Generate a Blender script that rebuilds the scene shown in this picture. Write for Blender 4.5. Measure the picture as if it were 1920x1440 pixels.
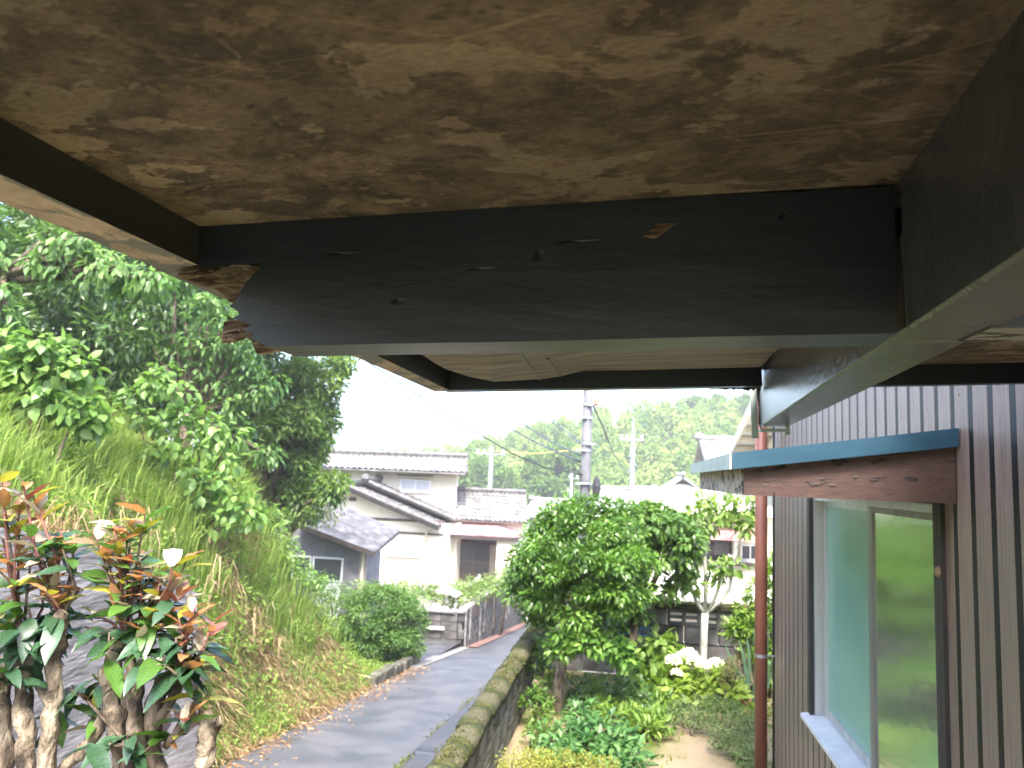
import bpy, bmesh, math
import numpy as np
from mathutils import Vector, Matrix

for o in list(bpy.data.objects): bpy.data.objects.remove(o)
sc = bpy.context.scene
COL = sc.collection
rng = np.random.default_rng(11)

# ------------------------------------------------------------------ camera, sky, sun, exposure
FPX = 1450.0                      # focal length in pixels of the 1920 px wide photograph
ROLL = 0.040
EYE = np.array([0.0, 0.0, 2.3])   # standing on a step ladder under the porch

def _basis(vp=(1190, 900)):
    u, v = vp[0]-960, 720-vp[1]
    a = u*math.cos(ROLL)-v*math.sin(ROLL); b = u*math.sin(ROLL)+v*math.cos(ROLL)
    psi, th = math.atan(a/FPX), math.atan(-b/FPX)
    for _ in range(50):
        F = np.array([-math.sin(psi)*math.cos(th), math.cos(psi)*math.cos(th), math.sin(th)])
        R0 = np.array([math.cos(psi), math.sin(psi), 0.0]); U0 = np.cross(R0, F)
        psi += (a-FPX*R0[1]/F[1])/FPX*.9; th -= (b-FPX*U0[1]/F[1])/FPX*.9
    return R0*math.cos(ROLL)+U0*math.sin(ROLL), -R0*math.sin(ROLL)+U0*math.cos(ROLL), F
EX, EY, EF = _basis()
def ray(px, py): return EX*(px-960)/FPX+EY*(720-py)/FPX+EF
def atY(px, py, y): d = ray(px, py); return EYE+d*(y/d[1])
def atX(px, py, x): d = ray(px, py); return EYE+d*(x/d[0])
def atZ(px, py, z): d = ray(px, py); return EYE+d*((z-EYE[2])/d[2])

cam = bpy.data.cameras.new('camera'); camo = bpy.data.objects.new('camera', cam); COL.objects.link(camo)
cam.sensor_width = 36.0; cam.lens = FPX/1920*36.0
cam.clip_start = 0.03; cam.clip_end = 2000
cam.dof.use_dof = True; cam.dof.focus_distance = 1.35; cam.dof.aperture_fstop = 9.0
mm = Matrix.Identity(4)
for i in range(3): mm[i][0], mm[i][1], mm[i][2], mm[i][3] = EX[i], EY[i], -EF[i], EYE[i]
camo.matrix_world = mm
sc.camera = camo

SUN_TO = Vector((0.10, -0.62, 1.0)).normalized()      # direction towards the sun
world = bpy.data.worlds.new('World'); sc.world = world; world.use_nodes = True
wn = world.node_tree.nodes; wl = world.node_tree.links
sky = wn.new('ShaderNodeTexSky'); sky.sky_type = 'NISHITA'; sky.sun_disc = False
sky.sun_elevation = math.asin(SUN_TO.z)
sky.sun_rotation = math.atan2(SUN_TO.x, SUN_TO.y)
sky.air_density = .7; sky.dust_density = 3.0; sky.ozone_density = 1.0
wl.new(sky.outputs[0], wn['Background'].inputs[0]); wn['Background'].inputs[1].default_value = 0.15
sun = bpy.data.lights.new('sun', 'SUN'); suno = bpy.data.objects.new('sun', sun); COL.objects.link(suno)
sun.energy = 1.5; sun.angle = math.radians(12); sun.color = (1.0, 0.96, 0.9)
suno.rotation_euler = SUN_TO.to_track_quat('Z', 'Y').to_euler(); suno.location = (0, 0, 60)
sc.view_settings.view_transform = 'Standard'; sc.view_settings.look = 'None'
sc.view_settings.exposure = 3.0; sc.view_settings.gamma = 1.0
sc.render.engine = 'CYCLES'
sc.cycles.use_denoising = True
sc.cycles.use_adaptive_sampling = True; sc.cycles.adaptive_threshold = .025; sc.cycles.volume_bounces = 0
sc.cycles.max_bounces = 6; sc.cycles.diffuse_bounces = 4; sc.cycles.glossy_bounces = 3
sc.cycles.transmission_bounces = 4; sc.cycles.transparent_max_bounces = 6
sc.cycles.caustics_reflective = False; sc.cycles.caustics_refractive = False

# ------------------------------------------------------------------ materials
MATS = {}
def lin(r, g, b):                      # sRGB 0..255 -> linear
    return tuple((c/255/12.92 if c/255 <= .04045 else ((c/255+.055)/1.055)**2.4) for c in (r, g, b))

def mat(name, c1, c2=None, c3=None, scale=6.0, rough=.65, bump=0.0, stretch=(1, 1, 1), detail=6.0, spec=.3,
        metal=0.0, lo=.35, hi=.65, obj_var=0.0, bscale=None, coat=0.0, attr=False, trans=0.0, rvar=0.0, distort=0.0):
    m = bpy.data.materials.new(name); m.use_nodes = True
    n, l = m.node_tree.nodes, m.node_tree.links
    p = n['Principled BSDF']; out = n['Material Output']
    p.inputs['Roughness'].default_value = rough; p.inputs['Specular IOR Level'].default_value = spec
    p.inputs['Metallic'].default_value = metal; p.inputs['Coat Weight'].default_value = coat
    tc = n.new('ShaderNodeTexCoord'); mp = n.new('ShaderNodeMapping'); l.new(tc.outputs['Object'], mp.inputs[0])
    mp.inputs['Scale'].default_value = stretch
    csock = None
    if attr:
        at = n.new('ShaderNodeAttribute'); at.attribute_name = 'Col'; csock = at.outputs['Color']
    elif c2 is None:
        p.inputs['Base Color'].default_value = (*c1, 1)
    else:
        nz = n.new('ShaderNodeTexNoise'); nz.inputs['Scale'].default_value = scale; nz.inputs['Detail'].default_value = detail
        nz.inputs['Distortion'].default_value = distort
        l.new(mp.outputs[0], nz.inputs['Vector'])
        cr = n.new('ShaderNodeValToRGB'); l.new(nz.outputs['Fac'], cr.inputs[0])
        cr.color_ramp.elements[0].position = lo; cr.color_ramp.elements[0].color = (*c1, 1)
        cr.color_ramp.elements[1].position = hi; cr.color_ramp.elements[1].color = (*c2, 1)
        if c3:
            e = cr.color_ramp.elements.new((lo+hi)/2); e.color = (*c3, 1)
        csock = cr.outputs[0]
        if rvar:
            mr = n.new('ShaderNodeMapRange'); l.new(nz.outputs['Fac'], mr.inputs[0])
            mr.inputs[1].default_value = .3; mr.inputs[2].default_value = .7
            mr.inputs[3].default_value = rough-rvar; mr.inputs[4].default_value = rough+rvar
            l.new(mr.outputs[0], p.inputs['Roughness'])
    if obj_var and csock is not None:
        oi = n.new('ShaderNodeObjectInfo'); hs = n.new('ShaderNodeHueSaturation')
        mr = n.new('ShaderNodeMapRange'); l.new(oi.outputs['Random'], mr.inputs[0])
        mr.inputs[3].default_value = 1-obj_var; mr.inputs[4].default_value = 1+obj_var
        l.new(mr.outputs[0], hs.inputs['Value']); l.new(csock, hs.inputs['Color']); csock = hs.outputs[0]
    if csock is not None: l.new(csock, p.inputs['Base Color'])
    if bump:
        nb = n.new('ShaderNodeTexNoise'); nb.inputs['Scale'].default_value = bscale or scale*3; nb.inputs['Detail'].default_value = 8
        l.new(mp.outputs[0], nb.inputs['Vector'])
        b = n.new('ShaderNodeBump'); b.inputs['Strength'].default_value = bump; b.inputs['Distance'].default_value = .02
        l.new(nb.outputs['Fac'], b.inputs['Height']); l.new(b.outputs[0], p.inputs['Normal'])
    if trans:
        t = n.new('ShaderNodeBsdfTranslucent'); mx = n.new('ShaderNodeMixShader'); mx.inputs[0].default_value = trans
        if csock is not None:
            g = n.new('ShaderNodeHueSaturation'); g.inputs['Value'].default_value = 1.5; g.inputs['Saturation'].default_value = 1.1
            l.new(csock, g.inputs['Color']); l.new(g.outputs[0], t.inputs[0])
        else: t.inputs[0].default_value = (*c1, 1)
        l.new(p.outputs[0], mx.inputs[1]); l.new(t.outputs[0], mx.inputs[2]); l.new(mx.outputs[0], out.inputs[0])
    MATS[name] = m
    return m

mat('leaf', None, attr=True, rough=.42, spec=.4, trans=.42)
mat('leaf_matte', None, attr=True, rough=.6, spec=.2, trans=.42)
mat('leaf_gloss', None, attr=True, rough=.3, spec=.5, trans=.36)
mat('straw', None, attr=True, rough=.8, spec=.1, trans=.3)
mat('bark', (.04, .028, .02), (.17, .13, .09), scale=18, rough=.9, bump=.9, stretch=(1, 1, .35))
mat('bark_pale', (.030, .022, .015), (.30, .245, .175), (.17, .13, .088), scale=26, rough=.9, bump=1.0, bscale=60, stretch=(1, 1, .45), lo=.32, hi=.64, detail=10)
mat('bark_white', (.16, .155, .12), (.42, .41, .36), scale=9, rough=.8, bump=.3, lo=.3, hi=.55)
mat('twig', (.10, .035, .03), (.16, .07, .05), scale=20, rough=.6)
mat('asphalt', (.050, .050, .053), (.088, .087, .092), (.068, .068, .072), scale=2.2, rough=.5, bump=.35, bscale=160, rvar=.14, detail=9)
mat('asphalt_patch', (.033, .033, .036), (.056, .056, .06), scale=3, rough=.5, bump=.4, bscale=140, rvar=.12)
mat('concrete', (.10, .092, .088), (.30, .275, .26), (.20, .185, .175), scale=7, rough=.9, bump=.7, bscale=24, stretch=(1, .35, 1.6), detail=10, lo=.3, hi=.7)
mat('concrete_old', (.07, .065, .06), (.22, .21, .20), (.13, .12, .115), scale=4, rough=.9, bump=.4, bscale=40, obj_var=.18, detail=9)
mat('block_mossy', (.035, .04, .018), (.15, .14, .12), (.08, .075, .055), scale=5, rough=.95, bump=.6, bscale=40, obj_var=.2, detail=9)
mat('coping_mossy', (.024, .032, .008), (.072, .066, .036), (.046, .05, .014), scale=6, rough=.95, bump=.8, bscale=45, obj_var=.15, lo=.38, hi=.62)
mat('soil', (.05, .045, .02), (.13, .115, .06), scale=3, rough=.95, bump=.6, bscale=30)
mat('bank_soil', (.06, .09, .02), (.15, .15, .06), (.09, .125, .03), scale=2.2, rough=.95, bump=.7, bscale=18)
mat('wood_floor_dark', (.015, .02, .01), (.035, .045, .018), scale=3, rough=.95)
mat('far_ground', (.06, .09, .03), (.15, .15, .08), scale=.3, rough=.95)
mat('garden', (.24, .185, .115), (.095, .11, .025), (.19, .155, .085), scale=1.3, rough=.95, bump=.5, bscale=50, lo=.46, hi=.6, detail=8)
mat('yard', (.14, .13, .12), (.24, .22, .2), scale=2, rough=.9)
mat('red_line', (.135, .075, .062), (.20, .115, .095), scale=5, rough=.7)
mat('concrete_stained', (.04, .037, .034), (.15, .142, .135), (.085, .08, .076), scale=3, rough=.9, bump=.4, bscale=40, obj_var=.2, detail=9)
mat('kerb', (.12, .115, .108), (.22, .21, .20), scale=6, rough=.9, bump=.3)
mat('cream', (.62, .57, .44), (.74, .70, .58), scale=1.2, rough=.85, lo=.3, hi=.7, detail=8)
mat('cream_dull', (.46, .41, .31), (.60, .55, .43), scale=1.5, rough=.85)
mat('white_plaster', (.66, .65, .62), (.78, .77, .74), scale=2, rough=.85)
mat('white_paint', (.78, .78, .78), rough=.45)
mat('garage_grey', (.15, .145, .16), (.20, .195, .21), scale=4, rough=.8, bump=.2, bscale=60)
mat('tile', (.115, .11, .105), (.34, .325, .31), (.21, .20, .19), scale=2.4, rough=.42, spec=.5, bump=.15, rvar=.12, lo=.3, hi=.7)
mat('tile_dark', (.045, .043, .042), (.13, .124, .12), scale=5, rough=.5, spec=.4, bump=.2)
mat('tile_pale', (.42, .42, .44), (.62, .62, .63), scale=3, rough=.4, spec=.5)
mat('slate', (.055, .053, .056), (.19, .18, .185), (.10, .096, .10), scale=3.5, rough=.7, bump=.3, lo=.3, hi=.7)
mat('tin_red', (.35, .13, .13), (.50, .28, .27), scale=2.5, rough=.35, spec=.5, rvar=.1)
mat('tin_white', (.40, .37, .31), (.52, .49, .43), scale=2, rough=.45)
mat('brown_wood', (.07, .045, .035), (.12, .085, .07), scale=9, rough=.7, stretch=(1, 1, .2))
mat('dark_wood', (.03, .022, .02), (.06, .045, .04), scale=8, rough=.6, stretch=(1, 1, .2))
mat('beige_panel', (.27, .22, .18), (.33, .28, .23), scale=3, rough=.7)
mat('sliding_glass', (.045, .045, .045), rough=.15, spec=.6)
mat('curtain', (.34, .36, .38), (.62, .64, .66), scale=9, rough=.6, stretch=(6, 1, .15), spec=.5)
mat('shutter_dark', (.045, .05, .055), (.06, .065, .07), scale=3, rough=.4)
mat('alum', (.50, .50, .48), (.62, .62, .60), scale=12, rough=.38, metal=.55, stretch=(1, 1, .1))
mat('alum_dirty', (.20, .19, .17), (.36, .35, .32), scale=12, rough=.45, metal=.3, stretch=(1, 1, .1))
mat('alum_white', (.66, .66, .66), (.76, .76, .76), scale=12, rough=.35)
mat('pole_conc', (.085, .085, .092), (.135, .135, .145), scale=6, rough=.75, stretch=(1, 1, .3))
mat('pole_metal', (.26, .27, .28), (.36, .37, .38), scale=8, rough=.4, metal=.6)
mat('wire', (.03, .03, .035), rough=.5)
mat('wire_yellow', (.62, .50, .10), rough=.5)
mat('pvc_brown', (.22, .085, .056), (.27, .108, .072), scale=3, rough=.38, spec=.45)
mat('zinc', (.5, .51, .52), rough=.35, metal=.8)
mat('blue_tin', (.018, .054, .085), (.026, .074, .11), scale=3, rough=.5, stretch=(1, 1, 4), rvar=.08)
mat('pale_tin', (.30, .38, .35), (.42, .48, .44), scale=5, rough=.45, spec=.4)
mat('stone_grey', (.20, .19, .18), (.36, .35, .33), scale=7, rough=.9, bump=.4)
mat('petal_white', (.82, .82, .80), rough=.5, trans=.3)
mat('terracotta', (.42, .16, .10), (.5, .22, .14), scale=6, rough=.8)
mat('blue_light_colour', (.05, .25, .5), rough=.5)  # colour of the added sheet that stands in for blue light
mat('cut_wood', (.22, .15, .09), (.34, .25, .16), scale=18, rough=.85)

def nodes_of(name):
    m = bpy.data.materials.new(name); m.use_nodes = True; MATS[name] = m
    return m, m.node_tree.nodes, m.node_tree.links, m.node_tree.nodes['Principled BSDF']
def ramp(n, l, src, stops):
    cr = n.new('ShaderNodeValToRGB'); l.new(src, cr.inputs[0])
    e = cr.color_ramp.elements
    while len(e) < len(stops): e.new(.5)
    for i, (p, c) in enumerate(stops):
        e[i].position = p; e[i].color = (*c, 1) if isinstance(c, tuple) else (c, c, c, 1)
    return cr.outputs[0]
def noise(n, l, vec, scale, detail=6, distort=0, rough=.55):
    z = n.new('ShaderNodeTexNoise'); z.inputs['Scale'].default_value = scale; z.inputs['Detail'].default_value = detail
    z.inputs['Distortion'].default_value = distort; z.inputs['Roughness'].default_value = rough
    l.new(vec, z.inputs['Vector']); return z.outputs['Fac']
def objvec(n, l, stretch=(1, 1, 1), rot=(0, 0, 0)):
    tc = n.new('ShaderNodeTexCoord'); mp = n.new('ShaderNodeMapping'); l.new(tc.outputs['Object'], mp.inputs[0])
    mp.inputs['Scale'].default_value = stretch; mp.inputs['Rotation'].default_value = rot; return mp.outputs[0]
def mixc(n, l, fac, a, b):
    x = n.new('ShaderNodeMix'); x.data_type = 'RGBA'
    (l.new(fac, x.inputs[0]) if hasattr(fac, 'is_linked') else setattr(x.inputs[0], 'default_value', fac))
    for s, i in ((a, 6), (b, 7)):
        if isinstance(s, tuple): x.inputs[i].default_value = (*s, 1)
        else: l.new(s, x.inputs[i])
    return x.outputs[2]
def addbump(n, l, p, h, strength=.4, dist=.01):
    b = n.new('ShaderNodeBump'); b.inputs['Strength'].default_value = strength; b.inputs['Distance'].default_value = dist
    l.new(h, b.inputs['Height']); l.new(b.outputs[0], p.inputs['Normal'])

# weathered plywood: mottled mould, peeled veneer patches and thin paler scratches
m, n, l, p = nodes_of('plywood')
v = objvec(n, l, (1.0, 1.15, 1.0), (0, 0, .25))
v2 = objvec(n, l, (1.0, 1.4, 1.0), (0, 0, -.3))
big = noise(n, l, v, 16.0, 14, .15, .74)
base = ramp(n, l, big, [(.38, (0.0423, 0.0359, 0.0279)), (.47, (0.0887, 0.0700, 0.0503)), (.54, (0.1405, 0.1093, 0.0770)), (.66, (0.1980, 0.1551, 0.1103))])
peel = ramp(n, l, noise(n, l, v2, 7.0, 9, .25, .60), [(.545, 0.0), (.562, .95)])
c = mixc(n, l, peel, base, (0.2611, 0.2065, 0.1487))
pe2 = ramp(n, l, noise(n, l, v, 36, 9, .3, .66), [(.58, 0.0), (.60, .75)])
c = mixc(n, l, pe2, c, (0.2073, 0.1554, 0.1052))
dark_ = ramp(n, l, noise(n, l, v2, 9.5, 9, .35, .62), [(.57, 0.0), (.60, .85)])
c = mixc(n, l, dark_, c, (0.0530, 0.0458, 0.0368))
mould = ramp(n, l, noise(n, l, v, 55, 9, .2, .72), [(.58, 0.0), (.66, .85)])
c = mixc(n, l, mould, c, (0.0278, 0.0251, 0.0215))
dk = ramp(n, l, noise(n, l, v, 3.0, 4, .2, .5), [(.42, .5), (.58, 0.0)])
c = mixc(n, l, dk, c, (0.0578, 0.0480, 0.0373))
for rot_, thr, sc0 in ((.35, .012, 3.2), (-.6, .010, 2.6), (.1, .010, 5.0)):
    vv = objvec(n, l, (.9, 3.2, 1), (0, 0, rot_))
    wv = n.new('ShaderNodeVectorMath'); wv.operation = 'ADD'; l.new(vv, wv.inputs[0])
    nn = n.new('ShaderNodeTexNoise'); nn.inputs['Scale'].default_value = 9; l.new(vv, nn.inputs['Vector'])
    ss = n.new('ShaderNodeVectorMath'); ss.operation = 'SCALE'; ss.inputs['Scale'].default_value = .035; l.new(nn.outputs['Color'], ss.inputs[0]); l.new(ss.outputs[0], wv.inputs[1])
    w_ = n.new('ShaderNodeTexVoronoi'); w_.feature = 'DISTANCE_TO_EDGE'; w_.inputs['Scale'].default_value = sc0; l.new(wv.outputs[0], w_.inputs['Vector'])
    cm = n.new('ShaderNodeMath'); cm.operation = 'MULTIPLY'; l.new(ramp(n, l, w_.outputs['Distance'], [(thr*.3, .42), (thr, 0.0)]), cm.inputs[0])
    l.new(ramp(n, l, noise(n, l, v, 6.0, 8), [(.47, 0.0), (.56, 1.0)]), cm.inputs[1])
    c = mixc(n, l, cm.outputs[0], c, (0.2478, 0.1808, 0.1181))
fine = ramp(n, l, noise(n, l, objvec(n, l, (1, 3, 1), (0, 0, .1)), 120, 6), [(.3, .72), (.7, 1.2)])
mu = n.new('ShaderNodeMix'); mu.data_type = 'RGBA'; mu.blend_type = 'MULTIPLY'; mu.inputs[0].default_value = 1; l.new(c, mu.inputs[6]); l.new(fine, mu.inputs[7])
l.new(mu.outputs[2], p.inputs['Base Color']); p.inputs['Roughness'].default_value = .85; p.inputs['Specular IOR Level'].default_value = .15
addbump(n, l, p, big, .4, .006)

# grey plywood seen in the second bay
m, n, l, p = nodes_of('plywood_grey')
v = objvec(n, l, (.35, 3.2, 1))
g = noise(n, l, v, 12, 9, .2, .6)
l.new(ramp(n, l, g, [(.3, (.11, .095, .075)), (.5, (.19, .168, .138)), (.7, (.27, .242, .205))]), p.inputs['Base Color'])
p.inputs['Roughness'].default_value = .85; addbump(n, l, p, g, .4, .004)

def paint(name, col, col2, bare, thr, gloss, stretch=(1, 1, 1), bscale=14, nscale=7):
    m, n, l, p = nodes_of(name)
    v = objvec(n, l, stretch)
    a = noise(n, l, v, 9, 8, .3, .6)
    c = ramp(n, l, a, [(.3, col), (.7, col2)])
    pl = noise(n, l, v, nscale, 10, .5, .65)
    f = ramp(n, l, pl, [(thr, 0.0), (thr+.012, 1.0)])
    bw = ramp(n, l, noise(n, l, v, 20, 6), [(.3, tuple(x*.5 for x in bare)), (.7, bare)])
    l.new(mixc(n, l, f, c, bw), p.inputs['Base Color'])
    rr = n.new('ShaderNodeMapRange'); l.new(f, rr.inputs[0]); rr.inputs[3].default_value = gloss; rr.inputs[4].default_value = .9
    l.new(rr.outputs[0], p.inputs['Roughness']); p.inputs['Specular IOR Level'].default_value = .5
    s = n.new('ShaderNodeMath'); s.operation = 'SUBTRACT'; l.new(noise(n, l, v, bscale, 9), s.inputs[0]); l.new(f, s.inputs[1])
    addbump(n, l, p, s.outputs[0], .3, .006)
paint('beam_paint', (.0075, .0090, .0135), (.0135, .0155, .0225), (.13, .08, .055), .735, .40, (.5, 2, 2))
paint('beam_under_lit', (.135, .135, .11), (.20, .20, .165), (.035, .032, .03), .565, .42, (1, 2, 2), nscale=17)  # paler than the face: ground light put into the colour, dark flakes real
paint('rafter_worn', (.014, .014, .015), (.028, .027, .027), (.42, .32, .23), .60, .5, (2, .55, 2), nscale=5)
paint('rafter_under_lit', (.10, .10, .08), (.17, .17, .135), (.50, .39, .29), .50, .6, (1.6, .9, 2), nscale=9)  # light from the ground painted into the pale coat; peeled patches are bare wood
paint('beam_satin', (.045, .044, .040), (.075, .073, .066), (.05, .045, .04), .70, .26, (1, 1, 1), bscale=60)
paint('fascia_brown', (.060, .034, .028), (.086, .050, .041), (.035, .026, .026), .585, .5, (2.2, 1, 6), nscale=5)
paint('fascia_cream', (.42, .35, .27), (.52, .45, .36), (.04, .035, .035), .53, .7, (1, 2, 1.6), nscale=13)
paint('frame_dark', (.028, .024, .024), (.045, .036, .034), (.13, .075, .06), .62, .6, (2, 2, .6))

# rotten splintered wood
m, n, l, p = nodes_of('rotten_wood')
v = objvec(n, l, (1, 3, 5))
g = noise(n, l, v, 16, 10, .8, .65)
l.new(ramp(n, l, g, [(.32, (.020, .011, .009)), (.44, (.075, .036, .024)), (.53, (.24, .155, .10)), (.67, (.52, .40, .28))]), p.inputs['Base Color'])
p.inputs['Roughness'].default_value = .9; addbump(n, l, p, g, .9, .02)

# wood-print metal siding
m, n, l, p = nodes_of('siding')
v = objvec(n, l, (14, 14, .55))
g = noise(n, l, v, 3.2, 10, 2.2, .62)
c = ramp(n, l, g, [(.32, (.158, .114, .090)), (.46, (.238, .178, .148)), (.60, (.280, .213, .178)), (.72, (.325, .252, .213))])
oi = n.new('ShaderNodeObjectInfo'); hs = n.new('ShaderNodeHueSaturation'); mr = n.new('ShaderNodeMapRange')
l.new(oi.outputs['Random'], mr.inputs[0]); mr.inputs[3].default_value = .92; mr.inputs[4].default_value = 1.06
l.new(mr.outputs[0], hs.inputs['Value']); l.new(c, hs.inputs['Color']); l.new(hs.outputs[0], p.inputs['Base Color'])
p.inputs['Roughness'].default_value = .42; p.inputs['Specular IOR Level'].default_value = .45
addbump(n, l, p, g, .3, .004)
mat('siding_rib', (.008, .007, .0075), (.015, .013, .014), scale=6, rough=.5, stretch=(1, 1, .3))

# window glass: frosted pane and a clear pane that mirrors the garden
m, n, l, p = nodes_of('glass_frosted')
l.new(ramp(n, l, noise(n, l, objvec(n, l), .9, 2), [(.35, (.19, .37, .30)), (.65, (.26, .46, .38))]), p.inputs['Base Color'])
p.inputs['Roughness'].default_value = .38; p.inputs['Specular IOR Level'].default_value = .6; p.inputs['Coat Weight'].default_value = .2
m, n, l, p = nodes_of('glass_mirror')
p.inputs['Base Color'].default_value = (.74, .78, .70, 1); p.inputs['Metallic'].default_value = .85
p.inputs['Roughness'].default_value = .13
addbump(n, l, p, noise(n, l, objvec(n, l, (1, 2.0, 5.0)), 3.2, 4), .15, .012)

# ------------------------------------------------------------------ helpers
def tag(o, label=None, cat=None, group=None, kind=None):
    if label: o['label'] = label
    if cat: o['category'] = cat
    if group: o['group'] = group
    if kind: o['kind'] = kind
    return o
def link(name, me, m=None, parent=None, loc=None):
    o = bpy.data.objects.new(name, me); COL.objects.link(o)
    if me is not None and m is not None and len(me.materials) == 0:
        for x in (m if isinstance(m, (list, tuple)) else [m]): me.materials.append(MATS[x])
    if loc is not None: o.location = loc
    if parent is not None:
        o.parent = parent                      # meshes are modelled in world space: cancel the parent's offset
        o.matrix_parent_inverse = Matrix.Translation(-parent.location)
    return o
def thing(name, loc, label, cat, group=None):
    o = bpy.data.objects.new(name, None); COL.objects.link(o); o.location = Vector(loc); o.empty_display_size = .2
    return tag(o, label, cat, group)

class MB:
    def __init__(s): s.v, s.f, s.mi = [], [], []
    def add(s, vs, fs, mi=0):
        k = len(s.v); s.v += [tuple(map(float, x)) for x in vs]; s.f += [tuple(k+i for i in f) for f in fs]; s.mi += [mi]*len(fs); return s
    def box(s, a, b, mi=0, bottom=None):
        x0, y0, z0 = a; x1, y1, z1 = b
        s.add([(x0,y0,z0),(x1,y0,z0),(x1,y1,z0),(x0,y1,z0),(x0,y0,z1),(x1,y0,z1),(x1,y1,z1),(x0,y1,z1)],
              [(0,3,2,1),(4,5,6,7),(0,1,5,4),(1,2,6,5),(2,3,7,6),(3,0,4,7)], mi)
        if bottom is not None: s.mi[-6] = bottom
        return s
    def hexa(s, q0, q1, mi=0):                         # two corresponding quads
        s.add(list(q0)+list(q1), [(3,2,1,0),(4,5,6,7),(0,1,5,4),(1,2,6,5),(2,3,7,6),(3,0,4,7)], mi); return s
    def bar(s, a, b, w, h, up=(0, 0, 1), mi=0):        # square bar from a to b
        a, b = np.array(a, float), np.array(b, float); d = b-a; d /= np.linalg.norm(d)
        u = np.array(up, float); sd = np.cross(d, u); sd /= np.linalg.norm(sd); u = np.cross(sd, d)
        q = lambda c: [c+sd*w/2+u*h/2, c-sd*w/2+u*h/2, c-sd*w/2-u*h/2, c+sd*w/2-u*h/2]
        return s.hexa(q(a), q(b), mi)
    def prism(s, pts, off, mi=0):                      # extrude a polygon by a vector
        k = len(pts); off = np.array(off, float); P = [np.array(x, float) for x in pts]
        s.add(P+[x+off for x in P], [tuple(range(k-1, -1, -1)), tuple(range(k, 2*k))]+[(i, (i+1) % k, k+(i+1) % k, k+i) for i in range(k)], mi); return s
    def tube(s, path, radii, seg=8, mi=0, cap=True, jit=0.0):
        P = [np.array(x, float) for x in path]; n_ = len(P)
        if not hasattr(radii, '__len__'): radii = [radii]*n_
        vs = []; prev = None
        for i in range(n_):
            d = P[min(i+1, n_-1)]-P[max(i-1, 0)]; d = d/(np.linalg.norm(d)+1e-9)
            if prev is None:
                r = np.array([1, 0, 0]) if abs(d[0]) < .8 else np.array([0, 1, 0])
            else: r = prev
            a = r-d*(r@d); a /= np.linalg.norm(a); prev = a; b = np.cross(d, a)
            for k in range(seg):
                t = 2*math.pi*k/seg; rr = radii[i]*(1+(rng.uniform(-jit, jit) if jit else 0))
                vs.append(P[i]+(a*math.cos(t)+b*math.sin(t))*rr)
        fs = [(i*seg+k, i*seg+(k+1) % seg, (i+1)*seg+(k+1) % seg, (i+1)*seg+k) for i in range(n_-1) for k in range(seg)]
        if cap: fs += [tuple(range(seg-1, -1, -1)), tuple((n_-1)*seg+k for k in range(seg))]
        s.add(vs, fs, mi); return s
    def lathe(s, c, prof, seg=12, mi=0):
        vs = [(c[0]+r*math.cos(2*math.pi*k/seg), c[1]+r*math.sin(2*math.pi*k/seg), c[2]+z) for r, z in prof for k in range(seg)]
        n_ = len(prof)
        fs = [(i*seg+k, i*seg+(k+1) % seg, (i+1)*seg+(k+1) % seg, (i+1)*seg+k) for i in range(n_-1) for k in range(seg)]
        fs += [tuple(range(seg-1, -1, -1)), tuple((n_-1)*seg+k for k in range(seg))]
        s.add(vs, fs, mi); return s
    def mesh(s, name, mats, smooth=False):
        me = bpy.data.meshes.new(name); me.from_pydata(s.v, [], s.f)
        for x in (mats if isinstance(mats, (list, tuple)) else [mats]): me.materials.append(MATS[x])
        if len(set(s.mi)) > 1: me.polygons.foreach_set('material_index', s.mi)
        if smooth: me.polygons.foreach_set('use_smooth', [True]*len(me.polygons))
        me.update(); return me
    def build(s, name, mats, parent=None, smooth=False, bevel=0.0, loc=None):
        me = s.mesh(name, mats, smooth)
        if bevel:
            bm = bmesh.new(); bm.from_mesh(me)
            bmesh.ops.bevel(bm, geom=[e for e in bm.edges if e.is_manifold and e.calc_face_angle(0) > .5], offset=bevel, segments=1, affect='EDGES', profile=.5)
            bm.to_mesh(me); bm.free()
        return link(name, me, None, parent, loc)

def np_mesh(name, V, polys, colors=None, m='leaf'):
    """polys: list of int arrays (n,k)"""
    me = bpy.data.meshes.new(name); me.vertices.add(len(V)); me.vertices.foreach_set('co', np.asarray(V, np.float32).ravel())
    li = np.concatenate([p_.ravel() for p_ in polys]).astype(np.int32)
    tot = np.concatenate([np.full(len(p_), p_.shape[1]) for p_ in polys]).astype(np.int32)
    st = np.concatenate([[0], np.cumsum(tot)[:-1]]).astype(np.int32)
    me.loops.add(len(li)); me.loops.foreach_set('vertex_index', li)
    me.polygons.add(len(tot)); me.polygons.foreach_set('loop_start', st)
    me.update(calc_edges=True)
    if colors is not None:
        ca = me.color_attributes.new('Col', 'FLOAT_COLOR', 'POINT')
        ca.data.foreach_set('color', np.concatenate([colors, np.ones((len(colors), 1))], 1).astype(np.float32).ravel())
    me.materials.append(MATS[m]); me.validate(); return me

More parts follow.
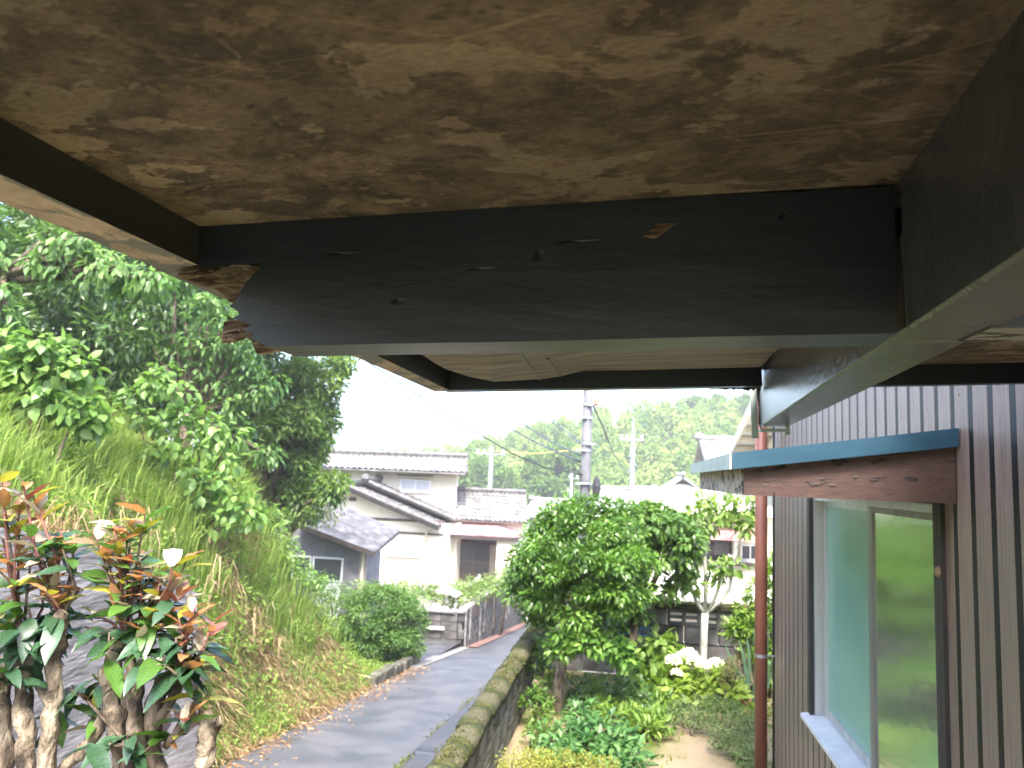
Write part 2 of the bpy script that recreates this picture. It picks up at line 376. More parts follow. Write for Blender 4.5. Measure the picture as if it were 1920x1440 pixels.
def unit(a): return a/(np.linalg.norm(a, axis=-1, keepdims=True)+1e-9)
def leaves(P, D, N, L, W, col, fold=.25, curl=.25, detail=0):
    """one leaf per row -> verts, polys, colours"""
    D = unit(D); S = unit(np.cross(D, N)); N = np.cross(S, D); n_ = len(P)
    L = np.broadcast_to(np.asarray(L, float), (n_,))[:, None]; W = np.broadcast_to(np.asarray(W, float), (n_,))[:, None]
    if detail == 0:
        V = np.stack([P, P+D*L*.42+S*W/2+N*fold*W*.5, P+D*L-N*curl*L, P+D*L*.42-S*W/2+N*fold*W*.5], 1).reshape(-1, 3)
        k = np.arange(n_)[:, None]*4
        polys = [np.concatenate([k, k+1, k+2], 1), np.concatenate([k, k+2, k+3], 1)]; m_ = 4
    else:
        f = fold
        V = np.stack([P, P+D*L*.5-N*curl*L*.2, P+D*L-N*curl*L, P+D*L*.25+S*W*.42+N*f*W*.4, P+D*L*.62+S*W*.42+N*(f*W*.4-curl*L*.35),
                      P+D*L*.25-S*W*.42+N*f*W*.4, P+D*L*.62-S*W*.42+N*(f*W*.4-curl*L*.35)], 1).reshape(-1, 3)
        k = np.arange(n_)[:, None]*7
        polys = [np.concatenate([k, k+3, k+1], 1), np.concatenate([k+3, k+4, k+1], 1), np.concatenate([k+4, k+2, k+1], 1),
                 np.concatenate([k, k+1, k+5], 1), np.concatenate([k+5, k+1, k+6], 1), np.concatenate([k+6, k+1, k+2], 1)]; m_ = 7
    return V, polys, np.repeat(col, m_, 0)
def merge(parts):
    Vs, Ps, Cs, k = [], [], [], 0
    for V, P, C_ in parts:
        Vs.append(V); Cs.append(C_); Ps += [p_+k for p_ in P]; k += len(V)
    return np.concatenate(Vs), Ps, np.concatenate(Cs)
GAIN = np.array([1.42, 1.35, 1.25])
def rnd(n_): return rng.normal(size=(n_, 3))
def palette(n_, pal, t=None):
    pal = np.array(pal); x = (rng.random(n_) if t is None else t)*(len(pal)-1); i = np.clip(x.astype(int), 0, len(pal)-2); f = (x-i)[:, None]
    return (pal[i]*(1-f)+pal[i+1]*f)*rng.uniform(.82, 1.18, (n_, 1))*GAIN
def clump_leaves(clumps, n_per, L, ratio, pal, droop=.2, detail=0, shell=.45, up=.9, lvar=.3, fold=.25, curl=.25, flat=.7):
    out = []
    for c, r in clumps:
        n_ = max(8, int(n_per)); v = unit(rnd(n_)); rad = r*rng.random((n_, 1))**shell
        P = np.array(c)+v*rad*np.array([1, 1, flat])
        D = v*.9+rnd(n_)*.45+np.array([0, 0, -droop]); N = np.array([0, 0, up])+v*.5+rnd(n_)*.35
        LL = L*rng.uniform(1-lvar, 1+lvar, n_)
        t = np.clip(rng.normal(rng.uniform(.25, .75), .22, n_), 0, .999)
        out.append(leaves(P, D, N, LL, LL*ratio, palette(n_, pal, t), fold, curl, detail))
    return merge(out)
def shell_clumps(c, R, k, r, zlo=-.6, inner=.15):
    c = np.array(c); R = np.array(R); out = []
    while len(out) < k:
        v = unit(rnd(1))[0]
        if v[2] < zlo: continue
        s = rng.uniform(.25, .7) if rng.random() < inner else rng.uniform(.78, 1.0)
        out.append((c+v*R*s, r*rng.uniform(.65, 1.3)))
    return out
GREEN = [(.025, .055, .012), (.055, .11, .02), (.09, .16, .03)]
LIME = [(.06, .12, .02), (.11, .19, .035), (.17, .25, .06)]
DARK = [(.018, .040, .012), (.04, .085, .02), (.075, .135, .032)]
def crown_obj(name, mesh_data, m, parent, kind=None):
    V, P, C_ = mesh_data
    o = link(name, np_mesh(name, V, P, C_, m), None, parent)
    return tag(o, kind=kind)
def limbs(base, tips, r0, r1, name, m, parent, sag=.15, seg=6, fork=.45, trunk=None):
    mb = MB(); base = np.array(base, float)
    for t in tips:
        t = np.array(t, float); mid = base*(1-fork)+t*fork+np.array([0, 0, sag])+rng.normal(size=3)*.04*np.linalg.norm(t-base)
        q = base*.7+mid*.3+np.array([0, 0, sag*.4])
        mb.tube([base, q, mid, t], [r0, r0*.8, (r0+r1)/2, r1], seg)
    return mb.build(name, m, parent, smooth=True)

# ------------------------------------------------------------------ the setting: ground, lane, bank, hill
RY = [-30, 0, 7.4, 12, 14.3, 18.7, 25, 32, 40, 60, 700]
RZ = [2.5, .05, -.65, -1.08, -1.29, -1.85, -2.62, -3.4, -3.8, -4.0, -4.0]
def zr(y): return float(np.interp(y, RY, RZ))
LX0, LX1 = -3.95, -1.16                     # lane edges
def smooth(a, b, x): t = np.clip((x-a)/(b-a), 0, 1); return t*t*(3-2*t)
def sheet(name, xs, ys, fz, m, kind='structure', parent=None):
    X, Y = np.meshgrid(xs, ys); Z = np.vectorize(fz)(X, Y); nx, ny = len(xs), len(ys)
    V = np.stack([X, Y, Z], -1).reshape(-1, 3)
    i, j = np.meshgrid(np.arange(nx-1), np.arange(ny-1)); a = (j*nx+i).ravel()
    F = np.stack([a, a+1, a+nx+1, a+nx], 1)
    me = np_mesh(name, V, [F], None, m); me.polygons.foreach_set('use_smooth', [True]*len(me.polygons))
    return tag(link(name, me, None, parent), kind=kind)

sheet('ground', np.array([-400, -120, -40, -20, -8, 0, 6, 20, 60, 150, 400.]), np.array([-60, -30, -10, 0, 5, 10, 14, 18, 22, 28, 34, 40, 60, 100, 200, 900.]),
      lambda x, y: zr(y)-.14, 'far_ground')
sheet('lane', np.linspace(LX0, LX1, 8), np.linspace(-12, 60, 120), lambda x, y: zr(y)+.02*math.sin(x*1.7+.5)*.6, 'asphalt')
# darker repair patches in the asphalt along the mossy wall
for (x0, x1, y0, y1) in ((-2.32, -1.25, 6.9, 8.6), (-2.35, -1.25, 8.75, 13.0), (-2.55, -1.6, 4.6, 6.1)):
    tag(sheet('asphalt_patch', np.linspace(x0, x1, 5), np.linspace(y0, y1, 10), lambda x, y: zr(y)+.02*math.sin(x*1.7+.5)*.6+.006, 'asphalt_patch'), kind='structure')
# driveway that leaves the lane to the left, in front of the cream house
sheet('driveway', np.linspace(-13, -3.99, 14), np.linspace(14.6, 18.9, 8), lambda x, y: zr(y)*.6+zr(16)*.4+.02+(-x-4)*-.03, 'asphalt')
# concrete gutter strip between lane and driveway, red line by the far block wall
for k in range(8):
    y0 = 14.2+k*.56; y1 = y0+.55
    o = MB().hexa([(-4.06, y0, zr(y0)-.12), (-3.80, y0, zr(y0)-.12), (-3.80, y0, zr(y0)+.028), (-4.06, y0, zr(y0)+.036)], [(-4.06, y1, zr(y1)-.12), (-3.80, y1, zr(y1)-.12), (-3.80, y1, zr(y1)+.028), (-4.06, y1, zr(y1)+.036)]).build('gutter_kerb', 'kerb')
    tag(o, kind='structure')
mb = MB(); ys = np.linspace(18.9, 33, 24)
for a, b in zip(ys[:-1], ys[1:]):
    mb.add([(-3.93, a, zr(a)+.03), (-3.66, a, zr(a)+.03), (-3.66, b, zr(b)+.03), (-3.93, b, zr(b)+.03)], [(0, 1, 2, 3)])
tag(mb.build('red_verge_line', 'red_line'), kind='structure')

# garden terrace (camera side) and the yard of the cream house
mb = MB(); mb.box((-1.02, 3.3, -2.2), (7.5, 9.62, 0.0)); mb.box((-1.75, -6, -2.2), (7.5, 3.3, 0.0)); tag(mb.build('garden_ground', 'garden'), kind='structure')
mb = MB(); mb.box((-22, 19.6, -5), (-4.25, 37, -2.62)); tag(mb.build('yard', 'yard'), kind='structure')
mb = MB(); mb.box((-.9, 9.9, -6), (14, 24, -1.35)); tag(mb.build('neighbour_yard', 'yard'), kind='structure')

# grassy bank left of the lane
_a, _b = atX(100, 1000, -4.22), atX(392, 1120, -4.22)
def wall_top(y): return float(np.interp(y, [-4, 3, _a[1], _b[1], 20], [_a[2]+.7, _a[2]+.45, _a[2], _b[2], _b[2]-.3]))
def bank_z(x, y):
    x = float(x); y = float(y)
    d = -4.0-x                                     # distance from the lane edge
    base = zr(y)-.02
    if d <= 0: return base-.1
    end = 1-smooth(11.6, 14.5, y+.08*d+.5*math.sin(d*1.3))  # bank runs out towards the driveway
    h = 2.35*smooth(0, 2.1, d)+.42*max(0, d-1.3)+1.3*smooth(4, 9, d)
    near = (1-smooth(6.6, 7.6, y))                 # retaining wall holds it up near the camera
    h = h*(1-near)+near*max(h, wall_top(y)-base+.02+.5*(d-.25) if d > .3 else -.3)
    bump = .10*math.sin(x*3.1+y*1.3)+.08*math.sin(x*5.3-y*2.9)
    far = smooth(5.5, 9, d)*2.0*(1-smooth(20, 30, y))
    return base+max(h*end, far*(.4+.6*end))+bump*min(1, d)*max(end, .2)
def bank_zv(X, Y): return np.vectorize(bank_z)(X, Y)
xs = np.concatenate([np.linspace(-30, -10, 14)[:-1], np.linspace(-10, -4.0, 44)]); ysb = np.concatenate([np.linspace(-8, 4, 14)[:-1], np.linspace(4, 14.6, 60), np.linspace(15, 34, 24)])
sheet('bank', xs, ysb, lambda x, y: bank_z(x, y) if y < 14.6 else (bank_z(x, y) if x < -9.5 else min(bank_z(x, y), zr(y)-.3)), 'bank_soil')

# far hill
HX = [-200, -90, -60, -42, -33, -20, -4, 6, 14, 20, 40, 80, 140, 220]
HZ = [-4, 0, 1.5, 1.8, 3.2, 7.6, 11.6, 13.2, 13.2, 12.4, 11, 8, 6, -4]
def hill_z(x, y):
    top = float(np.interp(x, HX, HZ))+4
    return -4+top*smooth(96, 152, y)*(1-.5*smooth(165, 260, y))
sheet('hill', np.linspace(-200, 220, 85), np.linspace(92, 260, 40), hill_z, 'wood_floor_dark')

# ------------------------------------------------------------------ porch canopy we stand under (slightly out of level)
YP = ray(1226, 891); YP /= np.linalg.norm(YP)
XP = -ray(-7000, 897); XP -= YP*(XP@YP); XP /= np.linalg.norm(XP)
if XP[0] < 0: XP = -XP
ZP = np.cross(XP, YP); PM = np.stack([XP, YP, ZP], 1); PS = .82
def pw(x, y, z): return EYE+PM@(np.array([x, y, z])*PS)            # porch frame -> world
def p_at_y(px, py, y): d = PM.T@ray(px, py); return d*(y/d[1])
def p_at_z(px, py, z): d = PM.T@ray(px, py); return d*(z/d[2])
class PB(MB):
    def mesh(s, name, mats, smooth=False):
        s.v = [tuple(pw(*v_)) for v_ in s.v]; return MB.mesh(s, name, mats, smooth)
porch = thing('porch_canopy', (.2, 1.0, 2.5), 'dark painted timber porch canopy overhead with stained plywood soffit and rotten beam end', 'canopy')
CZ = .363
PB().hexa([(-.735, -1.2, CZ+.013), (1.42, -1.2, CZ+.013), (1.42, -1.2, CZ+.05), (-.735, -1.2, CZ+.05)], [(-.80, 2.88, CZ+.013), (1.42, 2.88, CZ+.013), (1.42, 2.88, CZ+.05), (-.80, 2.88, CZ+.05)]).build('roof_sheathing', 'dark_wood', porch)
mb = PB(); mb.box((-.70, -1.2, CZ), (1.40, 1.045, CZ+.012)); b = mb.build('soffit_board', 'plywood', porch)
tag(b, 'mould stained brown plywood soffit with peeled patches')
mb = PB(); mb.box((.44, 1.05, CZ), (1.40, 2.74, CZ+.012)); mb.build('soffit_board', 'plywood', porch)
# second bay: the ply has come loose and sags, its left corner torn away
edge = [(788, 664), (810, 678), (832, 690), (856, 700), (880, 707), (927, 715), (975, 714), (1023, 711), (1059, 703), (1095, 688), (1180, 684), (1300, 679), (1425, 676)]
sag = []
for i, (px, py) in enumerate(edge):
    yy = (2.05, 2.18, 2.30, 2.4, 2.47, 2.55, 2.6, 2.62, 2.64, 2.68, 2.7, 2.7, 2.7)[i]
    q = p_at_y(px, py+rng.uniform(-1, 1), yy); sag.append((q[0], q[1], min(q[2], CZ)))
near = []
for i, q in enumerate(sag):
    t = i/(len(sag)-1); near.append((-.66+.10*0+t*1.02, 1.05, CZ-.001))
near[0] = (sag[0][0]-.02, 1.05, CZ-.001)
mb = PB(); nseg = 8; vs = []
for i in range(len(sag)):
    for k in range(nseg+1):
        t = k/nseg; a, b_ = np.array(near[i]), np.array(sag[i]); q = a*(1-t)+b_*t
        q[2] = a[2]+(b_[2]-a[2])*t**2.2; vs.append(q)
k1 = nseg+1
fs = [(i*k1+k, (i+1)*k1+k, (i+1)*k1+k+1, i*k1+k+1) for i in range(len(sag)-1) for k in range(nseg)]
mb.add(vs, fs); top = [q+np.array([0, 0, .006]) for q in vs]; mb.add(top, [f[::-1] for f in fs])
rim = [i*k1+nseg for i in range(len(sag))]; nv = len(vs)
mb.add(vs+top, [(rim[i], rim[i+1], rim[i+1]+nv, rim[i]+nv) for i in range(len(rim)-1)])
tag(mb.build('soffit_sheet', 'plywood_grey', porch), 'grey plywood sheet hanging loose with a torn curved edge')
for (a, b_) in (((970, 652), (1012, 710)), ((1026, 668), (1050, 704))):          # two splits in the sagging sheet
    A0 = p_at_y(*a, 1.35); B0 = p_at_y(*b_, 2.58); A0[2] -= .004; B0[2] -= .004
    PB().bar(A0, B0, .006, .002).build('split', 'wire', porch)

# front cross beam: outline of its face, left end rotted away in steps
face_px = [(368, 408), (700, 396), (1000, 385), (1330, 367), (1676, 350), (1684, 625), (1300, 632), (1000, 640), (700, 645), (560, 648),
           (500, 650), (481, 640), (470, 636), (474, 625), (458, 622), (470, 608), (447, 600), (436, 596), (452, 588), (430, 574), (442, 566),
           (449, 548), (462, 530), (474, 514), (488, 502), (484, 492), (460, 494), (420, 496), (368, 500)]
mb = PB(); pts = [p_at_y(px, py, 1.0) for px, py in face_px]
mb.prism([(q[0], 1.0, q[2]) for q in pts][::-1], (0, .098, 0)); me = mb.build('cross_beam', ['beam_paint', 'beam_under_lit'], porch)
for pl in me.data.polygons:
    if (PM.T@np.array(pl.normal))[2] < -.8: pl.material_index = 1
tag(me, 'dark cross beam with flaking paint and a rotten left end')
mb = PB(); mb.box((.40, 1.0, .174), (1.40, 1.098, .36), bottom=1); mb.build('cross_beam', ['beam_paint', 'beam_under_lit'], porch)
# rotten core that shows behind the broken face: jagged splinters at several depths
rot = thing
core_px = [(330, 517), (352, 501), (420, 496), (486, 491), (490, 503), (474, 516), (466, 532), (452, 552), (446, 570), (430, 566), (418, 552), (400, 540), (378, 532), (350, 526)]
mb = PB(); q = [p_at_y(px, py, 1.015) for px, py in core_px]; mb.prism([(a[0], 1.015, a[2]) for a in q][::-1], (0, .03, 0))
core = mb.build('rotten_wood', 'rotten_wood', porch); tag(core, 'splintered brown rotten wood at the broken beam end')
core2_px = [(414, 640), (420, 604), (436, 598), (462, 600), (470, 612), (476, 630), (486, 646), (520, 655), (480, 662), (472, 640), (452, 628), (440, 634)]
mb = PB(); q = [p_at_y(px, py, 1.03) for px, py in core2_px]; mb.prism([(a[0], 1.03, a[2]) for a in q][::-1], (0, .02, 0)); mb.build('rotten_wood', 'rotten_wood', porch)
for k in range(46):
    t = rng.random(); px = 345+t*125+rng.uniform(-8, 8); py = 500+rng.random()**1.3*(20+60*max(0, t-.15))+rng.uniform(-4, 4)
    if k > 34: px, py = rng.uniform(425, 480), rng.uniform(598, 645)
    a = p_at_y(px, py, 1.008); ln = rng.uniform(.015, .05); w = rng.uniform(.002, .006)
    d = np.array([rng.uniform(.7, 1)*(1 if rng.random() < .8 else -1), rng.uniform(-.2, .1), rng.uniform(-.25, .2)])*ln
    mb = PB(); mb.add([a, a+(0, 0, w), a+(0, .012, w*.5), a+d], [(0, 3, 1), (1, 3, 2), (2, 3, 0), (0, 1, 2)]); mb.build('splinter', 'rotten_wood', porch)
# peeled chips on the beam face
for (px, py, w, h) in ((1238, 436, .045, .022), (1012, 480, .022, .016), (748, 566, .03, .008), (1466, 410, .012, .008), (900, 506, .05, .005), (640, 478, .06, .004), (1080, 455, .07, .004), (720, 534, .10, .0015), (1150, 506, .08, .0015)):
    a = p_at_y(px, py, .998)
    mb = PB(); mb.add([a+(-w/2, -.001, -h*.2), a+(-w*.1, -.006, h*.45), a+(w*.5, -.001, h*.5), a+(w*.1, -.003, -h*.1), a+(-w*.15, -.008, -h*.5)],
                      [(0, 1, 4), (1, 2, 3), (1, 3, 4)])
    mb.build('paint_flake', 'rotten_wood' if (px, py) == (1238, 436) else 'beam_paint', porch)
def under(o):
    for pl in o.data.polygons:
        if (PM.T@np.array(pl.normal))[2] < -.8: pl.material_index = 1
    return o
# left rafter, right beam, outer fascia
mb = PB()
mb.hexa([(-.650, -1.2, CZ+.012), (-.650, -1.2, .305), (-.708, -1.2, .305), (-.708, -1.2, CZ+.012)], [(-.648, 1.0, CZ+.012), (-.648, 1.0, .305), (-.716, 1.0, .305), (-.716, 1.0, CZ+.012)])
under(mb.build('rafter', ['rafter_worn', 'rafter_under_lit'], porch))
mb = PB()
mb.hexa([(-.66, 1.0, CZ+.012), (-.66, 1.0, .305), (-.722, 1.0, .305), (-.722, 1.0, CZ+.012)], [(-.722, 2.72, CZ+.012), (-.722, 2.72, .305), (-.785, 2.72, .305), (-.785, 2.72, CZ+.012)])
under(mb.build('rafter', ['rafter_worn', 'rafter_under_lit'], porch))
mb = PB()
fx = lambda y: .300+.0405*(y-.8)
for (ya, yb) in ((-1.2, 1.0), (1.098, 2.96)):
    mb.hexa([(fx(ya), ya, CZ+.011), (fx(ya), ya, .176), (fx(ya)+.103, ya, .176), (fx(ya)+.103, ya, CZ+.011)],
            [(fx(yb), yb, CZ+.011), (fx(yb), yb, .176), (fx(yb)+.103, yb, .176), (fx(yb)+.103, yb, CZ+.011)])
mb.hexa([(fx(1.0), 1.0, .30), (fx(1.0), 1.0, .177), (fx(1.0)+.103, 1.0, .177), (fx(1.0)+.103, 1.0, .30)],
        [(fx(1.098), 1.098, .30), (fx(1.098), 1.098, .177), (fx(1.098)+.103, 1.098, .177), (fx(1.098)+.103, 1.098, .30)])
tag(mb.build('beam', 'beam_satin', porch, bevel=.003), 'long satin painted beam running out over the window')
mb = PB(); mb.hexa([(-.74, 2.68, CZ+.012), (-.74, 2.68, .305), (-.74, 2.74, .303), (-.74, 2.74, CZ+.012)], [(.372, 2.74, CZ+.012), (.372, 2.74, .303), (.372, 2.80, .303), (.372, 2.80, CZ+.012)])
mb.build('fascia', 'beam_paint', porch)
mb = PB(); mb.hexa([(.49, 2.78, CZ+.012), (.49, 2.78, .300), (.49, 2.83, .300), (.49, 2.83, CZ+.012)], [(1.40, 2.82, CZ+.012), (1.40, 2.82, .305), (1.40, 2.87, .305), (1.40, 2.87, CZ+.012)])
mb.build('fascia', 'beam_paint', porch)
# ragged roofing felt under the fascia near the beam, sheet metal end pieces
mb = PB(); xs_ = np.linspace(.20, .375, 22)
mb.prism([(x, 2.80, .306) for x in xs_]+[(x, 2.80, .303-abs(rng.normal())*.012*(i/22)) for i, x in list(enumerate(xs_))[::-1]], (0, .003, 0)); mb.build('torn_felt', 'wire', porch)
mb = PB(); e0 = fx(2.97)
mb.prism([(e0+.002, 2.965, .36), (e0+.010, 2.965, .30), (e0+.006, 2.965, .25), (e0+.012, 2.965, .20), (e0+.004, 2.965, .165), (e0-.004, 2.965, .19), (e0-.002, 2.965, .25), (e0-.006, 2.965, .30), (e0-.002, 2.965, .36)], (0, .004, 0)); mb.build('torn_felt', 'wire', porch)
mb = PB(); mb.box((e0-.028, 2.975, .135), (e0-.004, 2.985, .37)); mb.build('flashing', 'pale_tin', porch)
mb = PB(); mb.box((e0+.004, 2.965, .160), (e0+.10, 3.03, .170)); mb.box((e0+.088, 2.955, .148), (e0+.104, 3.03, .176)); mb.build('bracket', 'pale_tin', porch)

# ------------------------------------------------------------------ siding house on the right
WX = 1.10
WY0, WY1 = 1.2, 6.52
WIN_Y0, WIN_Y1, WIN_Z0, WIN_Z1 = 3.10, 5.16, .92, 2.27
house = thing('siding_house', (3, 3, 0), 'house clad in brown ribbed wood-grain siding with a hooded sliding window', 'house')
mb = MB()
mb.box((WX+.03, WY0, 0), (WX+.22, WIN_Y0, 3.4)); mb.box((WX+.03, WIN_Y1, 0), (WX+.22, WY1-.02, 3.4))
mb.box((WX+.03, WIN_Y0, 0), (WX+.22, WIN_Y1, WIN_Z0)); mb.box((WX+.03, WIN_Y0, WIN_Z1), (WX+.22, WIN_Y1, 3.4))
mb.box((WX+.22, WY1-.24, 0), (6.8, WY1-.02, 3.4)); mb.box((WX+.22, WY0, 0), (6.8, WY0+.2, 3.4)); mb.box((6.6, WY0+.2, 0), (6.8, WY1-.24, 3.4))
mb.box((WX+.6, WIN_Y0-.3, .5), (WX+.65, WIN_Y1+.3, 2.6))
wallp = mb.build('wall', 'siding_rib', house)
mb = MB(); mb.hexa([(.98, WY0-.3, 3.402), (7.0, WY0-.3, 3.402), (7.0, WY0-.3, 3.55), (.98, WY0-.3, 3.55)], [(.98, WY1+.12, 3.402), (7.0, WY1+.12, 3.402), (7.0, WY1+.12, 3.55), (.98, WY1+.12, 3.55)])
mb.build('roof', 'tile_dark', house)
PITCH = .1475
ylines = np.arange(WY1-.03, WY0, -PITCH)
board_cache = {}
def board_mesh(z0, z1, w):
    key = (round(z0, 3), round(z1, 3), round(w, 3))
    if key not in board_cache:
        mb = MB(); x0, x1 = 0.0, .03; h = w-.036                       # trapezoid rib profile with narrow dark joint
        mb.hexa([(x1, 0, z0), (x0+.004, .004, z0), (x0, h-.008, z0), (x1, h, z0)], [(x1, 0, z1), (x0+.004, .004, z1), (x0, h-.008, z1), (x1, h, z1)])
        board_cache[key] = mb.mesh('siding_board', 'siding')
    return board_cache[key]
rib_cache = {}
def rib_mesh(z0, z1):
    key = (round(z0, 3), round(z1, 3))
    if key not in rib_cache: rib_cache[key] = MB().box((.003, 0, z0), (.029, .0335, z1)).mesh('rib', 'siding_rib')
    return rib_cache[key]
for yl in ylines:
    y0, y1 = yl-PITCH, yl
    segs = [(0.02, 3.38)]
    if y1 > WIN_Y0-.09 and y0 < WIN_Y1+.01: segs = [(.02, WIN_Z0-.03), (WIN_Z1+.20, 3.38)]
    for z0, z1 in segs: link('siding_board', board_mesh(z0, z1, PITCH), None, wallp, (WX, y0, 0)); link('rib', rib_mesh(z0, z1), None, wallp, (WX, y0+PITCH-.0350, 0))
mb = MB(); mb.box((WX-.004, WY1-.03, 0), (WX+.05, WY1+.01, 3.38)); mb.build('corner_trim', 'siding_rib', wallp)
mb = MB(); mb.box((WX+.004, WIN_Y0-.16, WIN_Z0-.02), (WX+.03, WIN_Y0-.075, WIN_Z1)); mb.build('siding_board', 'siding', wallp)
screw = MB().lathe((0, 0, 0), [(.004, 0), (.004, .0025), (.002, .004)], 8).mesh('screw', 'alum_dirty')
for v_ in screw.vertices: v_.co = Vector((-v_.co.z, v_.co.y, v_.co.x))
for yl in ylines[::2]:
    for z in (.35, 1.3, 2.62, 3.1):
        if WIN_Y0-.1 < yl-.09 < WIN_Y1+.05 and z < 2.5: continue
        link('screw', screw, None, wallp, (WX, yl-PITCH*.55, z+rng.uniform(-.02, .02)))
# window
win = MB().box((WX-.012, WIN_Y0-.035, WIN_Z0-.03), (WX+.20, WIN_Y0, WIN_Z1)).box((WX-.012, WIN_Y1, WIN_Z0-.03), (WX+.20, WIN_Y1+.06, WIN_Z1)) \
    .box((WX+.01, WIN_Y0, WIN_Z1-.015), (WX+.20, WIN_Y1, WIN_Z1+.02)).build('window', 'frame_dark', house)
MB().box((WX-.012, WIN_Y0-.075, .3), (WX+.02, WIN_Y0-.037, WIN_Z1)).build('jamb_board', 'frame_dark', win)
MB().box((WX+.012, WIN_Y0+.002, WIN_Z0), (WX+.1, WIN_Y0+.022, WIN_Z1-.02)).box((WX+.012, WIN_Y1-.03, WIN_Z0), (WX+.1, WIN_Y1-.002, WIN_Z1-.02)) \
    .box((WX+.012, WIN_Y0+.022, WIN_Z1-.05), (WX+.1, WIN_Y1-.03, WIN_Z1-.017)).build('frame', 'alum', win)
MB().hexa([(WX-.055, WIN_Y0-.03, WIN_Z0-.035), (WX+.11, WIN_Y0-.03, WIN_Z0-.005), (WX+.11, WIN_Y0-.03, WIN_Z0+.02), (WX-.055, WIN_Y0-.03, WIN_Z0-.012)],
          [(WX-.055, WIN_Y1+.07, WIN_Z0-.035), (WX+.11, WIN_Y1+.07, WIN_Z0-.005), (WX+.11, WIN_Y1+.07, WIN_Z0+.02), (WX-.055, WIN_Y1+.07, WIN_Z0-.012)]).build('sill', 'alum_white', win)
ymid = 4.05
for (xa, ya, yb, gm) in ((WX+.030, WIN_Y0+.024, ymid+.02, 'glass_mirror'), (WX+.062, ymid-.02, WIN_Y1-.032, 'glass_frosted')):
    z0, z1 = WIN_Z0+.022, WIN_Z1-.052
    s = MB().box((xa, ya, z0), (xa+.026, ya+.03, z1)).box((xa, yb-.075, z0), (xa+.026, yb, z1)).box((xa, ya+.03, z0), (xa+.026, yb-.075, z0+.05)).box((xa, ya+.03, z1-.028), (xa+.026, yb-.075, z1)).build('sash', 'alum_dirty' if gm == 'glass_mirror' else 'alum', win)
    MB().box((xa+.008, ya+.028, z0+.048), (xa+.014, yb-.073, z1-.026)).build('pane', gm, s)
# hood over the window
HY0 = 2.90
c0 = atY(1395, 945, HY0); HX0 = c0[0]; HY1 = atX(1312, 923, HX0)[1]
zb = 2.262
def zt(x): return 2.402+(x-HX0)/(WX-HX0)*.104                           # underside of the hood roof
hood = MB().hexa([(HX0-.05, HY0-.03, zt(HX0)-.008), (WX-.003, HY0-.03, zt(WX)), (WX-.003, HY0-.03, zt(WX)+.012), (HX0-.05, HY0-.03, zt(HX0)+.004)],
                 [(HX0-.05, HY1+.03, zt(HX0)-.008), (WX-.003, HY1+.03, zt(WX)), (WX-.003, HY1+.03, zt(WX)+.012), (HX0-.05, HY1+.03, zt(HX0)+.004)]).build('window_hood', 'pale_tin', house)
tag(hood, 'sloping window hood with blue tin edge over flaking brown boards')
MB().hexa([(HX0-.045, HY0-.034, zt(HX0)-.050), (WX-.004, HY0-.034, zt(WX)-.048), (WX-.004, HY0-.034, zt(WX)+.016), (HX0-.045, HY0-.034, zt(HX0)+.008)],
          [(HX0-.045, HY0-.016, zt(HX0)-.050), (WX-.004, HY0-.016, zt(WX)-.048), (WX-.004, HY0-.016, zt(WX)+.016), (HX0-.045, HY0-.016, zt(HX0)+.008)]).build('edge_flashing', 'blue_tin', hood)
MB().box((HX0-.055, HY0-.03, zt(HX0)-.05), (HX0-.047, HY1+.03, zt(HX0)+.006)).build('edge_flashing', 'pale_tin', hood)
MB().hexa([(HX0, HY0, zb), (WX-.004, HY0, zb), (WX-.004, HY0, zt(WX)-.004), (HX0, HY0, zt(HX0)-.012)],
          [(HX0, HY0+.025, zb), (WX-.004, HY0+.025, zb), (WX-.004, HY0+.025, zt(WX)-.004), (HX0, HY0+.025, zt(HX0)-.012)]).build('end_board', 'fascia_brown', hood)
MB().hexa([(HX0, HY1-.025, zb), (WX-.004, HY1-.025, zb), (WX-.004, HY1-.025, zt(WX)-.004), (HX0, HY1-.025, zt(HX0)-.012)],
          [(HX0, HY1, zb), (WX-.004, HY1, zb), (WX-.004, HY1, zt(WX)-.004), (HX0, HY1, zt(HX0)-.012)]).build('end_board', 'fascia_brown', hood)
MB().box((HX0-.003, HY0+.027, zb), (HX0+.022, HY1-.027, zt(HX0)-.012)).build('front_board', 'fascia_cream', hood)
MB().box((HX0+.024, HY0+.03, zb+.012), (WX-.006, HY1-.03, zb+.022)).build('soffit', 'dark_wood', hood)
for k in range(16):                                                       # curled paint flakes on the near end board
    px = rng.uniform(1420, 1580) if k < 11 else rng.uniform(1590, 1760); py = 906+(px-1420)*-.03+rng.uniform(-8, 8)
    a = atY(px, py, HY0-.001); w = rng.uniform(.015, .05)
    mb = MB(); mb.add([a, a+(w*.5, -.003, -.003), a+(w, 0, .001), a+(w*.5, -.001, .003)], [(0, 1, 3), (1, 2, 3)]); mb.build('paint_flake', 'dark_wood', hood)
# downpipe
dp = atY(1429, 1100, 6.35); R = .047
pipe = MB().tube([(dp[0], 6.40, -.02), (dp[0], 6.40, 3.39)], R, 20).build('downpipe', 'pvc_brown', house, smooth=True); tag(pipe, 'red-brown plastic downpipe at the house corner')
zc = atY(1429, 1229, 6.4)[2]
MB().tube([(dp[0], 6.40, zc-.012), (dp[0], 6.40, zc+.012)], R+.004, 20).bar((dp[0]+R, 6.41, zc), (WX+.05, 6.41, zc), .008, .012).build('pipe_clip', 'zinc', pipe)
mb = MB(); q = atX(1768, 1075, WX-.012); mb.lathe((WX-.012, WIN_Y0-.05, q[2]-.02), [(.002, 0), (.014, .006), (.018, .02), (.012, .034), (.002, .04)], 10); mb.build('insect_nest', 'cut_wood', win, smooth=True)

